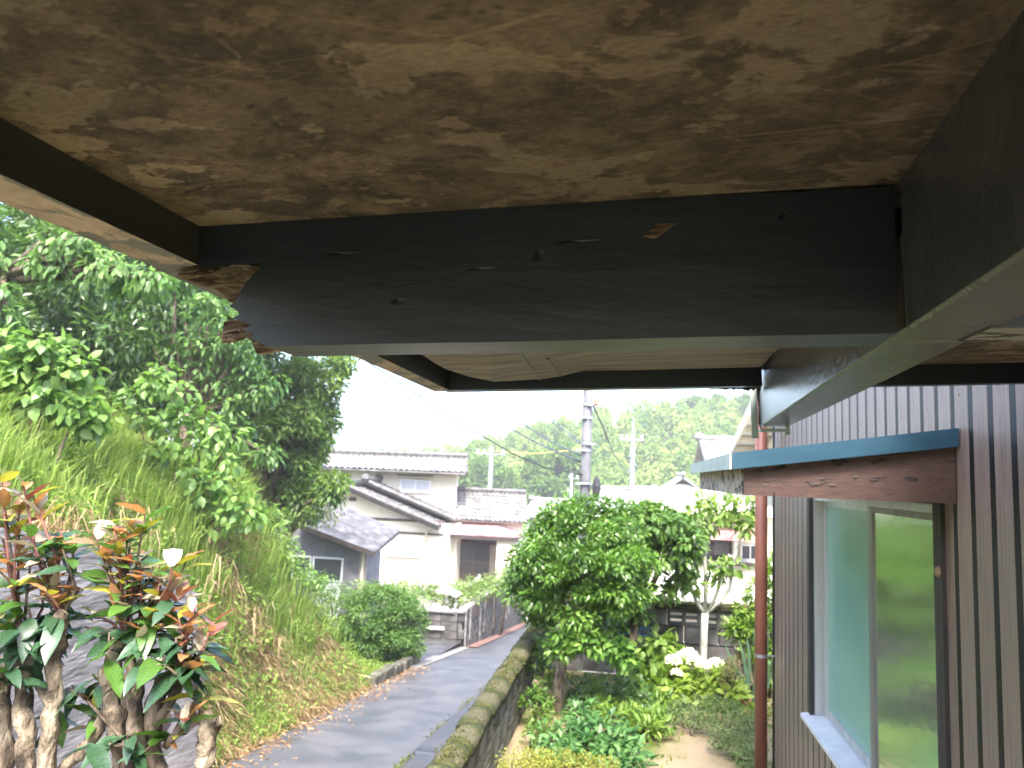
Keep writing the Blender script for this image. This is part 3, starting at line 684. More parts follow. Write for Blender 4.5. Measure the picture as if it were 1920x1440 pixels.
# ------------------------------------------------------------------ block walls
def block_mesh(w, d, h, name, m, bev=.008):
    mb = MB(); mb.box((0, 0, 0), (w, d, h)); me = mb.mesh(name, m)
    bm = bmesh.new(); bm.from_mesh(me); bmesh.ops.bevel(bm, geom=list(bm.edges), offset=bev, segments=1, affect='EDGES'); bm.to_mesh(me); bm.free(); return me
def open_block(w, d, h, m):               # pierced screen block: rim with a cross bar and two slots each side
    mb = MB(); t = .035
    mb.box((0, 0, 0), (w, d, t)).box((0, 0, h-t), (w, d, h)).box((0, .002, t), (t, d-.002, h-t)).box((w-t, .002, t), (w, d-.002, h-t))
    mb.box((w*.5-.02, .004, t), (w*.5+.02, d-.004, h-t)).box((t, .006, h*.5-.012), (w*.5-.02, d-.006, h*.5+.012)).box((w*.5+.02, .006, h*.5-.012), (w-t, d-.006, h*.5+.012))
    return mb.mesh('screen_block', m)

# mossy wall between lane and garden, runs along Y
TOPZ = .62
mw = thing('mossy_block_wall', (-1.07, 9, -.4), 'low mossy concrete block wall along the lane beside the garden', 'wall')
mw.location.z = -.5
ba = block_mesh(.112, .39, .188, 'block', 'block_mossy'); bo = None
mbo = open_block(.39, .112, .188, 'block_mossy')
for v_ in mbo.vertices: v_.co = Vector((v_.co.y, v_.co.x, v_.co.z))
mbo.flip_normals() if hasattr(mbo, 'flip_normals') else None
ca = None
def coping_mesh():
    mb = MB(); w = .185
    prof = [(-w/2, 0), (-w/2, .05), (-w/2+.035, .085), (0, .098), (w/2-.035, .085), (w/2, .05), (w/2, 0)]
    ys = np.linspace(.006, .392, 9); k = len(prof); vs = []
    for y in ys:
        for (x, z) in prof: vs.append((x+rng.uniform(-.006, .006), y, z+rng.uniform(-.010, .008)))
    fs = [(i*k+j, i*k+(j+1) % k, (i+1)*k+(j+1) % k, (i+1)*k+j) for i in range(len(ys)-1) for j in range(k)]
    fs += [tuple(range(k-1, -1, -1)), tuple((len(ys)-1)*k+j for j in range(k))]
    mb.add(vs, fs); return mb.mesh('coping', 'coping_mossy', smooth=True)
cops = [coping_mesh() for _ in range(6)]
MWX = -1.075
mb = MB(); mb.box((MWX-.045, 3.45, -2.6), (MWX+.045, 15.4, TOPZ-.30)); mb.build('core', 'concrete_old', mw)
for i in range(30):
    y = 3.42+i*.4
    o = link('coping', cops[i % 6], None, mw, (MWX+.008*math.sin(i*2.1), y, TOPZ-.095+.006*math.sin(i*1.3)))
    nrow = int(math.ceil((TOPZ-.1-(zr(y)-.1))/.2))
    for j in range(nrow):
        z = TOPZ-.098-.2*(j+1)+.004
        if z+.2 < min(0, zr(y))-.15: continue
        yy = y+(.2 if j % 2 else 0)
        if j in (0, 1) and (i+j) % 3 == 0: link('screen_block', mbo, None, mw, (MWX-.056, yy, z))
        else: link('block', ba, None, mw, (MWX-.056+rng.uniform(-.003, .003), yy, z))
# moss cushions on the coping
n_ = 15000; y = rng.uniform(3.5, 15.3, n_); den = np.sin(y*3.1)+np.sin(y*1.7+1)+rng.normal(size=n_)*.9; keep = den > -.5; y = y[keep]; n_ = len(y)
x = MWX+rng.normal(size=n_)*.055; ok = abs(x-MWX) < .10; x, y = x[ok], y[ok]; n_ = len(x)
P = np.stack([x, y, TOPZ-.008-.5*abs(x-MWX)**1.4*2.2], 1)
md = leaves(P, rnd(n_)*.7+[0, 0, .7], rnd(n_)+[0, 0, .5], rng.uniform(.010, .026, n_), rng.uniform(.008, .016, n_), palette(n_, [(.035, .042, .010), (.07, .08, .018), (.11, .10, .04)]), .2, .3)
crown_obj('moss', md, 'leaf_matte', mw, 'stuff')

# wall at the end of the garden
gw = thing('garden_end_wall', (.7, 9.7, 0), 'grey block wall with pierced blocks at the end of the garden', 'wall')
bb = block_mesh(.39, .112, .188, 'block', 'concrete_old'); bop = open_block(.39, .112, .188, 'concrete_old')
for i in range(10):
    x0 = -.98+i*.4
    for j in range(4):
        xx = x0+(.2 if j % 2 else 0)
        if (j == 3 and i in (3, 4)) or (j == 2 and i in (2,)): link('screen_block', bop, None, gw, (xx, 9.66, .002+j*.2))
        else: link('block', bb, None, gw, (xx, 9.66+rng.uniform(-.004, .004), .002+j*.2))
    MB().box((x0, 9.62, .80), (x0+.394, 9.81, .87)).build('coping', 'coping_mossy', gw, bevel=.012)
n_ = 2600; P = np.stack([rng.uniform(-.95, 3, n_), rng.uniform(9.63, 9.80, n_), np.full(n_, .865)], 1)
crown_obj('moss', leaves(P, rnd(n_)*.6+[0, 0, .8], rnd(n_)+[0, 0, .5], rng.uniform(.015, .04, n_), .014, palette(n_, [(.09, .09, .02), (.2, .19, .06), (.30, .27, .12)]), .2, .3), 'leaf_matte', gw, 'stuff')
tag(MB().box((-.45, 9.95, .38), (.35, 9.99, .62)).build('blue_light_sheet', 'blue_light_colour'), 'added blue sheet standing in for blue light through the pierced garden wall blocks', 'light_stand_in')  # added behind the holes; its blue stands in for light coming through

# retaining wall near the camera, left of the lane
rw = MB(); yw = [-4, 3.0, 4.6, _a[1], 6.4, 7.25]
for y0, y1 in zip(yw[:-1], yw[1:]):
    t0, t1 = wall_top(y0), wall_top(y1)
    rw.add([(-4.0, y0, -1.2), (-4.0, y1, -1.2), (-4.24, y1, t1), (-4.24, y0, t0), (-4.5, y1, t1), (-4.5, y0, t0)], [(0, 1, 2, 3), (3, 2, 4, 5)])
rw.add([(-4.0, 7.25, -1.2), (-4.5, 7.25, -1.2), (-4.5, 7.25, wall_top(7.25)), (-4.24, 7.25, wall_top(7.25))], [(0, 1, 2, 3)])
tag(rw.build('retaining_wall', 'concrete'), 'bare grey concrete retaining wall behind the pruned shrubs', 'wall')

# block wall of the cream house's yard, beside the lane
fw = thing('stained_block_wall', (-4.05, 20, -1.8), 'grey block wall with white drip stained posts beside the sloping lane', 'wall')
FT = -.98; fb = block_mesh(.14, .39, .19, 'block', 'concrete_stained'); ff = block_mesh(.39, .14, .19, 'block', 'concrete_stained')
MB().box((-4.14, 18.7, -4.2), (-4.02, 33.2, FT-.06)).build('core', 'concrete_old', fw)
for i in range(36):
    y = 18.66+i*.4; nrow = int(math.ceil((FT-zr(y)+.05)/.2))
    for j in range(min(nrow, 9)):
        link('block', fb, None, fw, (-4.10, y+(.2 if j % 2 else 0), FT-.06-.2*(j+1)))
MB().box((-4.16, 18.6, FT-.055), (-3.95, 33.2, FT)).build('coping', 'kerb', fw, bevel=.01)
for j in range(5):
    for i in range(3): link('block', ff, None, fw, (-5.3+i*.4, 18.55, FT-.06-.2*(j+1)))
MB().box((-5.32, 18.50, FT-.055), (-4.17, 18.72, FT)).build('coping', 'kerb', fw, bevel=.01)
MB().box((-5.62, 18.3, -2.3), (-5.32, 18.75, FT+.33)).build('gate_pillar', 'concrete_stained', fw, bevel=.015)
MB().box((-4.86, 18.47, -1.42), (-4.40, 18.53, -1.36)).build('ledge', 'white_plaster', fw)
k = 0
for y0 in (18.75, 20.6, 22.6, 24.9, 27.4, 30.0):
    for dy in (0, .55):
        y = y0+dy; h = (.95, .80, 1.0, .85)[k % 4]+.1*(y-19)*.5
        MB().box((-3.958, y, FT-h), (-3.925, y+.07, FT+.01)).build('post', 'concrete', fw); k += 1
    MB().box((-3.955, y0+.75, FT-.34), (-3.935, y0+1.75, FT-.03)).build('rail_panel', 'brown_wood', fw)
sg = MB(); q = atY(843, 1112, 19.6)
for a in range(7):
    t0 = a/6; sg.add([(q[0]-.28+.5*t0, 19.4, q[2]+.04-.10*t0+.05*math.sin(t0*3.14)), (q[0]-.28+.5*t0, 20.1, q[2]+.04-.10*t0+.05*math.sin(t0*3.14))], [])
sg.f += [(2*i, 2*i+1, 2*i+3, 2*i+2) for i in range(6)]; sg.mi += [0]*6
g0 = len(sg.v); sg.v += [(x_, y_, z_-.02) for x_, y_, z_ in sg.v]; sg.f += [tuple(g0+i for i in f[::-1]) for f in sg.f[:6]]; sg.mi += [0]*6
sg.f += [(2*i, 2*i+2, g0+2*i+2, g0+2*i) for i in range(6)]+[(2*i+1, g0+2*i+1, g0+2*i+3, 2*i+3) for i in range(6)]+[(0, g0, g0+1, 1), (12, 13, g0+13, g0+12)]; sg.mi += [0]*14
tag(sg.build('corrugated_sheet', 'white_paint'), 'curved white sheet lying on top of the grey gate pillar', 'sheet')
# white pipe barrier at the lane edge
q = atX(985, 1172, -3.2); zz = zr(q[1])
pb = atY(1000, 1166, 27.); 
MB().tube([(-3.55, 27, zr(27)-.05), (-3.55, 27, zr(27)+.62), (-3.58, 27, zr(27)+.80), (-3.72, 27, zr(27)+.92), (-3.95, 27, zr(27)+.95)], .075, 10).build('guard_pipe', 'white_paint', smooth=True)
tag(bpy.data.objects['guard_pipe'], 'bent white guard pipe at the foot of the stained block wall', 'guard rail')

# ------------------------------------------------------------------ buildings
def tile_roof(name, a, b, c, d, ncol, nrow, m, parent, amp=.045, thick=.10):
    """a-b ridge edge, d-c eave edge (a above d). Wavy rows of roof tiles with stepped courses."""
    a, b, c, d = [np.array(x, float) for x in (a, b, c, d)]
    nrm = np.cross(b-a, d-a); nrm /= np.linalg.norm(nrm)
    if nrm[2] < 0: nrm = -nrm
    us = np.linspace(0, 1, ncol*6+1); vs_ = []
    for r in range(nrow): vs_ += [(r/nrow, -.02), ((r+1)/nrow-1e-4, .02)]
    V = []
    for v_, st in vs_:
        for u in us:
            P = (a*(1-u)+b*u)*(1-v_)+(d*(1-u)+c*u)*v_
            ph = (u*ncol) % 1.0; w = amp*math.cos(ph*2*math.pi)*(1 if ph < .5 else .55)
            V.append(P+nrm*(w+st))
    nu = len(us); F = [(i*nu+k, i*nu+k+1, (i+1)*nu+k+1, (i+1)*nu+k) for i in range(len(vs_)-1) for k in range(nu-1)]
    mb = MB(); mb.add(V, F)
    lo = [p_-nrm*thick for p_ in (a, b, c, d)]; lift = [p_-nrm*.05 for p_ in (a, b, c, d)]
    mb.hexa(lo, lift); return mb.build(name, m, parent)
def ridge(name, a, b, r, m, parent, ends=True):
    a, b = np.array(a, float), np.array(b, float); mb = MB(); mb.bar(a-[0, 0, r*.5], b-[0, 0, r*.5], r*1.5, r*1.6); mb.tube([a+[0, 0, r*.3], b+[0, 0, r*.3]], r, 8)
    if ends:
        for e in (a, b):
            mb.lathe((e[0], e[1], e[2]-.1), [(r*.8, 0), (r*1.5, r*1.2), (r*1.3, r*2.2), (r*.4, r*2.8)], 8)
    return mb.build(name, m, parent)
def window(parent, x0, x1, z0, z1, y, panes=2, frame='alum_white', glass='curtain', depth=.06, sill=True, hoodm=None):
    t = (x1-x0)*.035+.02
    w = MB().box((x0, y-depth, z0), (x0+t, y, z1)).box((x1-t, y-depth, z0), (x1, y, z1)).box((x0+t, y-depth, z0), (x1-t, y, z0+t)).box((x0+t, y-depth, z1-t), (x1-t, y, z1)).build('window', frame, parent)
    for k in range(panes):
        a = x0+t+(x1-x0-2*t)*k/panes; b = x0+t+(x1-x0-2*t)*(k+1)/panes
        MB().box((a, y-depth*.5+.005*k, z0+t), (b, y-.01, z1-t)).build('pane', glass, w)
        if k: MB().box((a-t*.4, y-depth*.8, z0+t), (a+t*.4, y-depth*.5-.001, z1-t)).build('mullion', frame, w)
    if sill: MB().box((x0-.05, y-depth-.05, z0-.05), (x1+.05, y, z0-.002)).build('sill', frame, w)
    if hoodm: MB().hexa([(x0-.12, y-.35, z1+.10), (x1+.12, y-.35, z1+.10), (x1+.12, y-.35, z1+.14), (x0-.12, y-.35, z1+.14)], [(x0-.12, y, z1+.18), (x1+.12, y, z1+.18), (x1+.12, y, z1+.22), (x0-.12, y, z1+.22)]).build('hood', hoodm, w)
    return w
# cream two-storey house down the lane (facades face the camera)
ch = thing('cream_house', (-10, 38, -2.6), 'cream two-storey house with grey tiled roofs and a porch entrance', 'house')
F2 = 36.0
def hx(px, y=F2): return atY(px, 950, y)[0]
xr = hx(857, 43); MB().hexa([(-17.5, F2, -2.7), (-8.28, F2, -2.7), (xr, 43, -2.7), (-17.5, 43, -2.7)], [(-17.5, F2, 2.42), (-8.28, F2, 2.42), (xr, 43, 2.42), (-17.5, 43, 2.42)]).build('wall', 'cream', ch)
er, ee = 3.05, 2.34
rxa, rxb, rxc = hx(872, 39.6), hx(874, 35.1), hx(872, 44)
tile_roof('roof', (-19, 39.6, er), (rxa, 39.6, er+.02), (rxb, 35.1, ee), (-18, 35.1, ee), 36, 9, 'tile', ch)
tile_roof('roof', (rxa, 39.6, er), (-19, 39.6, er), (-19, 44, ee-.2), (rxc, 44, ee-.2), 30, 6, 'tile', ch)
ridge('ridge', (-19, 39.6, er+.10), (rxa+.05, 39.6, er+.12), .15, 'tile_dark', ch, ends=False)
MB().bar((rxa-.03, 39.5, er-.1), (rxb-.03, 35.1, ee-.08), .08, .2).build('barge_board', 'dark_wood', ch)
MB().box((-17.5, F2-.5, ee-.16), (-8.0, F2-.02, ee-.11)).build('eave_soffit', 'cream_dull', ch)
for (a, b) in ((598, 646), (748, 806)):
    z1 = atY(a, 898, F2)[2]; z0 = atY(a, 921, F2)[2]
    window(ch, hx(a), hx(b), z0, z1, F2, hoodm='cream_dull')
# front single-storey gable wing
G = 33.2; gx = lambda px: atY(px, 1000, G)[0]; gz = lambda py, px=760: atY(px, py, G)[2]
apx, apz = gx(655), gz(912, 655); rx, rz_ = gx(828), gz(985, 828); lx = 2*apx-rx
mb = MB(); mb.prism([(lx+.4, G, -2.9), (rx+.25, G, -2.9), (rx+.25, G, rz_-.05), (apx, G, apz-.22), (lx+.4, G, rz_-.05)][::-1], (0, 2.75, 0)); mb.build('wall', 'cream', ch)
tile_roof('roof', (apx, 36, apz), (apx, G-.7, apz), (rx, G-.7, rz_), (rx, 36, rz_), 9, 12, 'tile_dark', ch)
tile_roof('roof', (apx, G-.7, apz), (apx, 36, apz), (lx, 36, rz_), (lx, G-.7, rz_), 9, 12, 'tile_dark', ch)
MB().tube([(apx, G-.72, apz+.08), ((apx+rx)/2, G-.72, (apz+rz_)/2+.05), (rx+.05, G-.72, rz_+.05)], .10, 8).build('verge_tile', 'tile_dark', ch)
MB().bar((apx, G-.66, apz-.1), (rx, G-.66, rz_-.1), .06, .16).build('barge_board', 'dark_wood', ch)
ridge('ridge', (apx, G-.75, apz+.12), (apx, 36, apz+.12), .14, 'tile_dark', ch)
# second, higher roof of the wing behind it
a2x, a2z = atY(692, 905, 34.6)[0], atY(692, 905, 34.6)[2]; r2x, r2z = atY(860, 976, 34.6)[0], atY(860, 976, 34.6)[2]
tile_roof('roof', (a2x, 35.95, a2z), (a2x, 34.2, a2z), (r2x, 34.2, r2z), (r2x, 35.95, r2z), 6, 12, 'tile_dark', ch)
MB().tube([(a2x, 34.18, a2z+.08), (r2x, 34.18, r2z+.06)], .12, 8).build('verge_tile', 'tile_dark', ch)
ridge('ridge', (a2x, 34.1, a2z+.10), (a2x, 35.95, a2z+.10), .15, 'tile_dark', ch)
MB().box((rx-.2, 34.4, -2.9), (gx(846), 36, r2z-.1)).build('wall', 'cream', ch)
MB().box((lx+.5, G-.04, gz(978)), (rx+.1, G-.002, gz(973))).build('trim_board', 'brown_wood', ch)
MB().box((gx(700), G-.05, gz(1001)), (rx+.1, G-.002, gz(997))).build('trim_board', 'brown_wood', ch)
MB().box((gx(650), G-.03, gz(944)), (gx(664), G+.02, gz(937))).build('vent', 'brown_wood', ch)
window(ch, gx(724), gx(790), gz(1042), gz(1010), G, frame='cream_dull')
window(ch, gx(804), gx(832), gz(1025), gz(1008), 34.4-.0, frame='cream_dull', glass='shutter_dark')
MB().tube([(gx(806), G-.1, gz(984)), (gx(800), G-.1, gz(995)), (gx(800), G-.1, gz(1030))], .045, 8).build('downpipe', 'cream_dull', ch)
# entrance wing: tiled roof, red tin canopy, brown sliding door
E_ = 34.8; ex = lambda px: atY(px, 1000, E_)[0]; ez = lambda py, px=910: atY(px, py, E_)[2]
MB().box((ex(846), E_+.6, -2.9), (ex(975), 38, ez(975))).build('wall', 'cream', ch)
tile_roof('roof', (atY(846, 930, 37.2)[0], 37.2, ez(925)), (atY(986, 935, 37.2)[0], 37.2, ez(925)), (ex(990), E_+.2, ez(976)), (ex(846), E_+.2, ez(976)), 16, 8, 'tile', ch)
ridge('ridge', (atY(850, 930, 37.2)[0], 37.2, ez(922)), (atY(986, 935, 37.2)[0], 37.2, ez(922)), .11, 'tile_dark', ch, ends=False)
MB().hexa([(ex(862), E_+.58, ez(984)), (ex(925), E_+.58, ez(983)), (ex(976), E_+.58, ez(996)), (ex(858), E_+.58, ez(996))],
          [(ex(846), E_-1.0, ez(1001)), (ex(930), E_-1.0, ez(1001)), (ex(980), E_-1.0, ez(1001)), (ex(846), E_-1.0, ez(1004))]).build('canopy', 'tin_red', ch)
MB().box((ex(842), E_-1.0, ez(1009)), (ex(978), E_-.9, ez(1002))).build('canopy_edge', 'dark_wood', ch)
MB().box((ex(938), E_-.8, -2.9), (ex(974), E_+.58, ez(1008))).build('wall', 'cream', ch)
dr = MB().box((ex(856), E_+.44, -2.75), (ex(916), E_+.5, ez(1020))).build('door', 'brown_wood', ch)
for k in range(2):
    a, b = ex(859+k*29), ex(884+k*29)
    MB().box((a, E_+.40, ez(1054)), (b, E_+.435, ez(1024))).build('pane', 'sliding_glass', dr)
    MB().box((a, E_+.41, ez(1078)), (b, E_+.435, ez(1060))).build('pane', 'sliding_glass', dr)
MB().box((ex(839), E_+.46, -2.75), (ex(855), E_+.55, ez(1024))).build('side_panel', 'beige_panel', ch)
MB().box((ex(917), E_+.46, -2.75), (ex(936), E_+.55, ez(1024))).build('side_panel', 'beige_panel', ch)
MB().box((ex(838), E_+.50, ez(1023)), (ex(937), E_+.56, ez(1006))).build('lintel', 'dark_wood', ch)
MB().tube([(ex(841), E_+.38, ez(1018)), (ex(855), E_+.38, ez(1018))], .10, 10).build('porch_lamp', 'white_plaster', ch)
MB().box((ex(838), E_-.6, -2.75), (ex(938), E_+.5, -2.58)).build('doorstep', 'stone_grey', ch)
# grey garage in front of it
ga = thing('grey_garage', (-9.5, 24, -2.2), 'grey garage with a mottled slate roof and dark shutter windows', 'garage')
gy = 24.0; qx = lambda px: atY(px, 1000, gy)[0]; qz = lambda py, px=640: atY(px, py, gy)[2]
mb = MB(); mb.prism([(-14.5, gy, -3.2), (qx(690), gy, -3.2), (qx(690), gy, qz(1034, 690)), (qx(575), gy, qz(987, 575)), (-14.5, gy, qz(987, 575))][::-1], (0, 1.4, 0)); mb.build('wall', 'garage_grey', ga)
mb = MB(); mb.hexa([(qx(565), gy-.5, qz(984, 565)), (qx(714), gy-.5, qz(1038, 714)), (qx(714), gy-.5, qz(1032, 714)), (qx(565), gy-.5, qz(977, 565))],
                   [(qx(565), 26.0, qz(984, 565)+.62), (qx(714), 26.0, qz(1038, 714)+.46), (qx(714), 26.0, qz(1032, 714)+.50), (qx(565), 26.0, qz(977, 565)+.68)]); mb.build('roof', 'slate', ga)
MB().bar((qx(565), gy-.54, qz(982, 565)), (qx(714), gy-.54, qz(1036, 714)), .05, .14).build('barge_board', 'dark_wood', ga)
for (a, b) in ((553, 588), (591, 648)):
    window(ga, qx(a), qx(b), qz(1092), qz(1046), gy, panes=1, frame='alum_white', glass='shutter_dark', sill=False)
MB().box((qx(600), gy-.05, -3.1), (qx(646), gy-.01, qz(1094))).build('panel', 'alum_white', ga)
MB().tube([(qx(684), gy-.12, -3.0), (qx(686), gy-.12, qz(1036, 690))], .05, 8).build('downpipe', 'cream_dull', ga)
MB().box((qx(678), gy-.06, -3.0), (qx(691), gy-.01, qz(1036, 690))).build('corner_post', 'beige_panel', ga)

# house with the open timber eaves beyond the garden
nh = thing('timber_eaved_house', (4.5, 18, -1.4), 'cream house with pale open timber eaves seen beside the downpipe', 'house')
VX = 2.55
e1 = atX(1363, 868, VX); e2 = atX(1417, 752, VX)
dy = e2[1]-e1[1]; sl = (e2[2]-e1[2])/dy
ya, yb = e1[1]+.4, e2[1]-2.2; zz = lambda y: e1[2]+sl*(y-e1[1])
MB().hexa([(VX, ya, zz(ya)), (7.5, ya, zz(ya)), (7.5, ya, zz(ya)+.12), (VX, ya, zz(ya)+.12)], [(VX, yb, zz(yb)), (7.5, yb, zz(yb)), (7.5, yb, zz(yb)+.12), (VX, yb, zz(yb)+.12)]).build('roof', 'white_plaster', nh)
MB().bar((VX-.03, ya, zz(ya)+.02), (VX-.03, yb, zz(yb)+.02), .05, .26).build('barge_board', 'cream', nh)
for k in range(9):
    y = ya-.5-k*.85
    if y < yb+.2: break
    MB().box((VX+.02, y-.05, zz(y)-.16), (7.4, y+.05, zz(y)-.02)).build('purlin', 'cream_dull', nh)
MB().bar((VX+.75, ya-.2, zz(ya)-.26), (VX+.75, yb+.3, zz(yb)-.26), .12, .16).build('rafter', 'cream_dull', nh)
mb = MB(); mb.prism([(VX+.8, ya-.4, -1.4), (VX+.8, yb+1.0, -1.4), (VX+.8, yb+1.0, zz(yb)-.4), (VX+.8, ya-.4, zz(ya)-.3)], (4, 0, 0)); mb.build('wall', 'cream', nh)

# low cream house behind the garden end wall
lh = thing('low_cream_house', (2, 17, -1.4), 'low cream house with a red awning behind the white trunked tree', 'house')
ly = 16.5; sx = lambda px: atY(px, 1000, ly)[0]; sz = lambda py, px=1320: atY(px, py, ly)[2]
MB().box((sx(1190), ly, -1.4), (sx(1450), ly+3.5, sz(952))).build('wall', 'cream', lh)
MB().hexa([(sx(1180), ly-.6, sz(962)), (sx(1455), ly-.6, sz(962)), (sx(1455), ly-.6, sz(955)), (sx(1180), ly-.6, sz(955))],
          [(sx(1180), ly+3.5, sz(925)), (sx(1455), ly+3.5, sz(925)), (sx(1455), ly+3.5, sz(918)), (sx(1180), ly+3.5, sz(918))]).build('roof', 'tin_white', lh)
MB().hexa([(sx(1325), ly-.9, sz(1005)), (sx(1408), ly-.9, sz(1005)), (sx(1408), ly-.9, sz(1000)), (sx(1325), ly-.9, sz(1000))],
          [(sx(1325), ly, sz(990)), (sx(1408), ly, sz(990)), (sx(1408), ly, sz(984)), (sx(1325), ly, sz(984))]).build('awning', 'tin_red', lh)
window(lh, sx(1298), sx(1372), sz(1044), sz(1008), ly, panes=2, frame='dark_wood', glass='sliding_glass')
window(lh, sx(1388), sx(1425), sz(1046), sz(1016), ly, panes=2, frame='alum', glass='shutter_dark')
MB().tube([(sx(1376), ly-.15, sz(1010)), (sx(1376), ly-.15, sz(1036)), (sx(1366), ly-.15, sz(1042))], .04, 8).build('downpipe', 'alum', lh)
MB().box((sx(1295), ly-.35, sz(1055)), (sx(1440), ly-.25, sz(1048))).build('rail', 'dark_wood', lh)
# tin lean-to roof in front, standing seams
le = MB().hexa([(-.2, 11.2, .62), (3.4, 11.2, .62), (3.4, 11.2, .66), (-.2, 11.2, .66)], [(-.2, ly-.4, sz(1066)-.02), (3.4, ly-.4, sz(1066)-.02), (3.4, ly-.4, sz(1066)+.02), (-.2, ly-.4, sz(1066)+.02)]).build('lean_to_roof', 'tin_white', lh)
for k in range(4):
    y = 11.9+k*1.1; z = .66+(y-11.2)/(ly-.4-11.2)*(sz(1066)+.02-.66)
    MB().bar((-.2, y, z+.01), (3.4, y, z+.01), .05, .03).build('seam', 'tin_white', le)
MB().box((-.1, 11.4, -1.4), (3.3, 11.5, .60)).build('wall', 'cream_dull', lh)

# houses farther down: tiled roofs behind the garden trees
def far_house(name, label, pxl, pxr, pye, pyr, y, m, gable=False, wallm='cream_dull'):
    x0, x1 = atY(pxl, pye, y)[0], atY(pxr, pye, y)[0]; ze, zt_ = atY((pxl+pxr)/2, pye, y)[2], atY((pxl+pxr)/2, pyr, y)[2]
    h = thing(name, ((x0+x1)/2, y+2, -4), label, 'house')
    if not gable:
        MB().box((x0+.4, y+.5, -4.1), (x1-.4, y+5.5, ze-.05)).build('wall', wallm, h)
        nc = max(6, int((x1-x0)/.32))
        tile_roof('roof', (x0, y+3, zt_), (x1, y+3, zt_), (x1, y, ze), (x0, y, ze), nc, 7, m, h)
        tile_roof('roof', (x1, y+3, zt_), (x0, y+3, zt_), (x0, y+6, ze), (x1, y+6, ze), nc, 5, m, h)
        ridge('ridge', (x0, y+3, zt_+.1), (x1, y+3, zt_+.1), .13, 'tile', h)
        window(h, x0+(x1-x0)*.3, x0+(x1-x0)*.55, ze-1.5, ze-.5, y+.5, glass='shutter_dark')
    else:
        xm = (x0+x1)/2
        mb = MB(); mb.prism([(x0+.3, y+.6, -4.1), (x1-.3, y+.6, -4.1), (x1-.3, y+.6, ze), (xm, y+.6, zt_-.2), (x0+.3, y+.6, ze)][::-1], (0, 5, 0)); mb.build('wall', wallm, h)
        tile_roof('roof', (xm, y+6, zt_), (xm, y, zt_), (x0, y, ze), (x0, y+6, ze), 14, 5, m, h); tile_roof('roof', (xm, y, zt_), (xm, y+6, zt_), (x1, y+6, ze), (x1, y, ze), 14, 5, m, h)
        ridge('ridge', (xm, y-.05, zt_+.08), (xm, y+6, zt_+.08), .12, 'tile', h)
        w_ = (x1-x0)*.16; MB().prism([(xm-w_, y+.55, zt_-.22-w_*.55), (xm+w_, y+.55, zt_-.22-w_*.55), (xm, y+.55, zt_-.26)][::-1], (0, .04, 0)).build('gable_vent', 'brown_wood', h)
    return h
far_house('tiled_house', 'long pale tiled roof showing just above the round clipped tree', 1112, 1234, 975, 922, 44, 'tile_pale')
far_house('tiled_house', 'low house with a wide tiled roof behind the white trunked tree', 1228, 1420, 990, 928, 38, 'tile', wallm='white_plaster')
far_house('gabled_house', 'white gabled house with a triangular vent below the bamboo hill', 1232, 1330, 926, 893, 52, 'tile_pale', gable=True, wallm='white_plaster')
far_house('tiled_house', 'small cream house between the porch entrance and the round clipped tree', 982, 1075, 968, 945, 42, 'tile_pale')
far_house('tiled_house', 'dark tiled house with stacked ridge ends left of the timber eaves', 1322, 1420, 868, 822, 30, 'tile')
q = atY(1352, 835, 30)
far_house('tiled_house', 'distant pale roof at the foot of the hill beside the thin pole', 1190, 1290, 935, 925, 70, 'tile_pale')

# stone lantern by the entrance
q = atY(898, 1096, 27.5); sl_ = thing('stone_lantern', (q[0], q[1], -2.62), 'small grey stone lantern in front of the entrance door', 'lantern')
b = (q[0], q[1], -2.62); zt2 = q[2]+.30
MB().lathe(b, [(.18, 0), (.16, .1), (.09, .16), (.08, zt2+2.62-.40), (.16, zt2+2.62-.36)], 8).build('post', 'stone_grey', sl_)
MB().lathe((b[0], b[1], zt2-.36), [(.13, 0), (.12, .03), (.12, .16), (.13, .17)], 6).build('fire_box', 'stone_grey', sl_)
MB().lathe((b[0], b[1], zt2-.19), [(.26, 0), (.24, .03), (.10, .12), (.05, .14), (.07, .19), (.02, .25)], 8).build('cap', 'stone_grey', sl_)
for (px, py, s) in ((812, 1090, .5), (826, 1083, .55), (805, 1092, .35)):
    q = atY(px, py, 31.0); bm = bmesh.new(); bmesh.ops.create_icosphere(bm, subdivisions=2, radius=s*.8)
    for v_ in bm.verts: v_.co = Vector((v_.co.x*1.2, v_.co.y, v_.co.z*.7))*(1+.15*math.sin(v_.co.x*7+v_.co.y*5))
    me = bpy.data.meshes.new('boulder'); bm.to_mesh(me); bm.free(); me.materials.append(MATS['stone_grey'])
    o = link('boulder', me, None, None, (q[0], 31, -2.5)); tag(o, {.5: 'grey boulder below the small window of the cream house', .55: 'rounded boulder nearest the entrance step of the cream house', .35: 'smallest grey boulder by the cream house wall'}[s], 'boulder', 'boulders by the cream house')

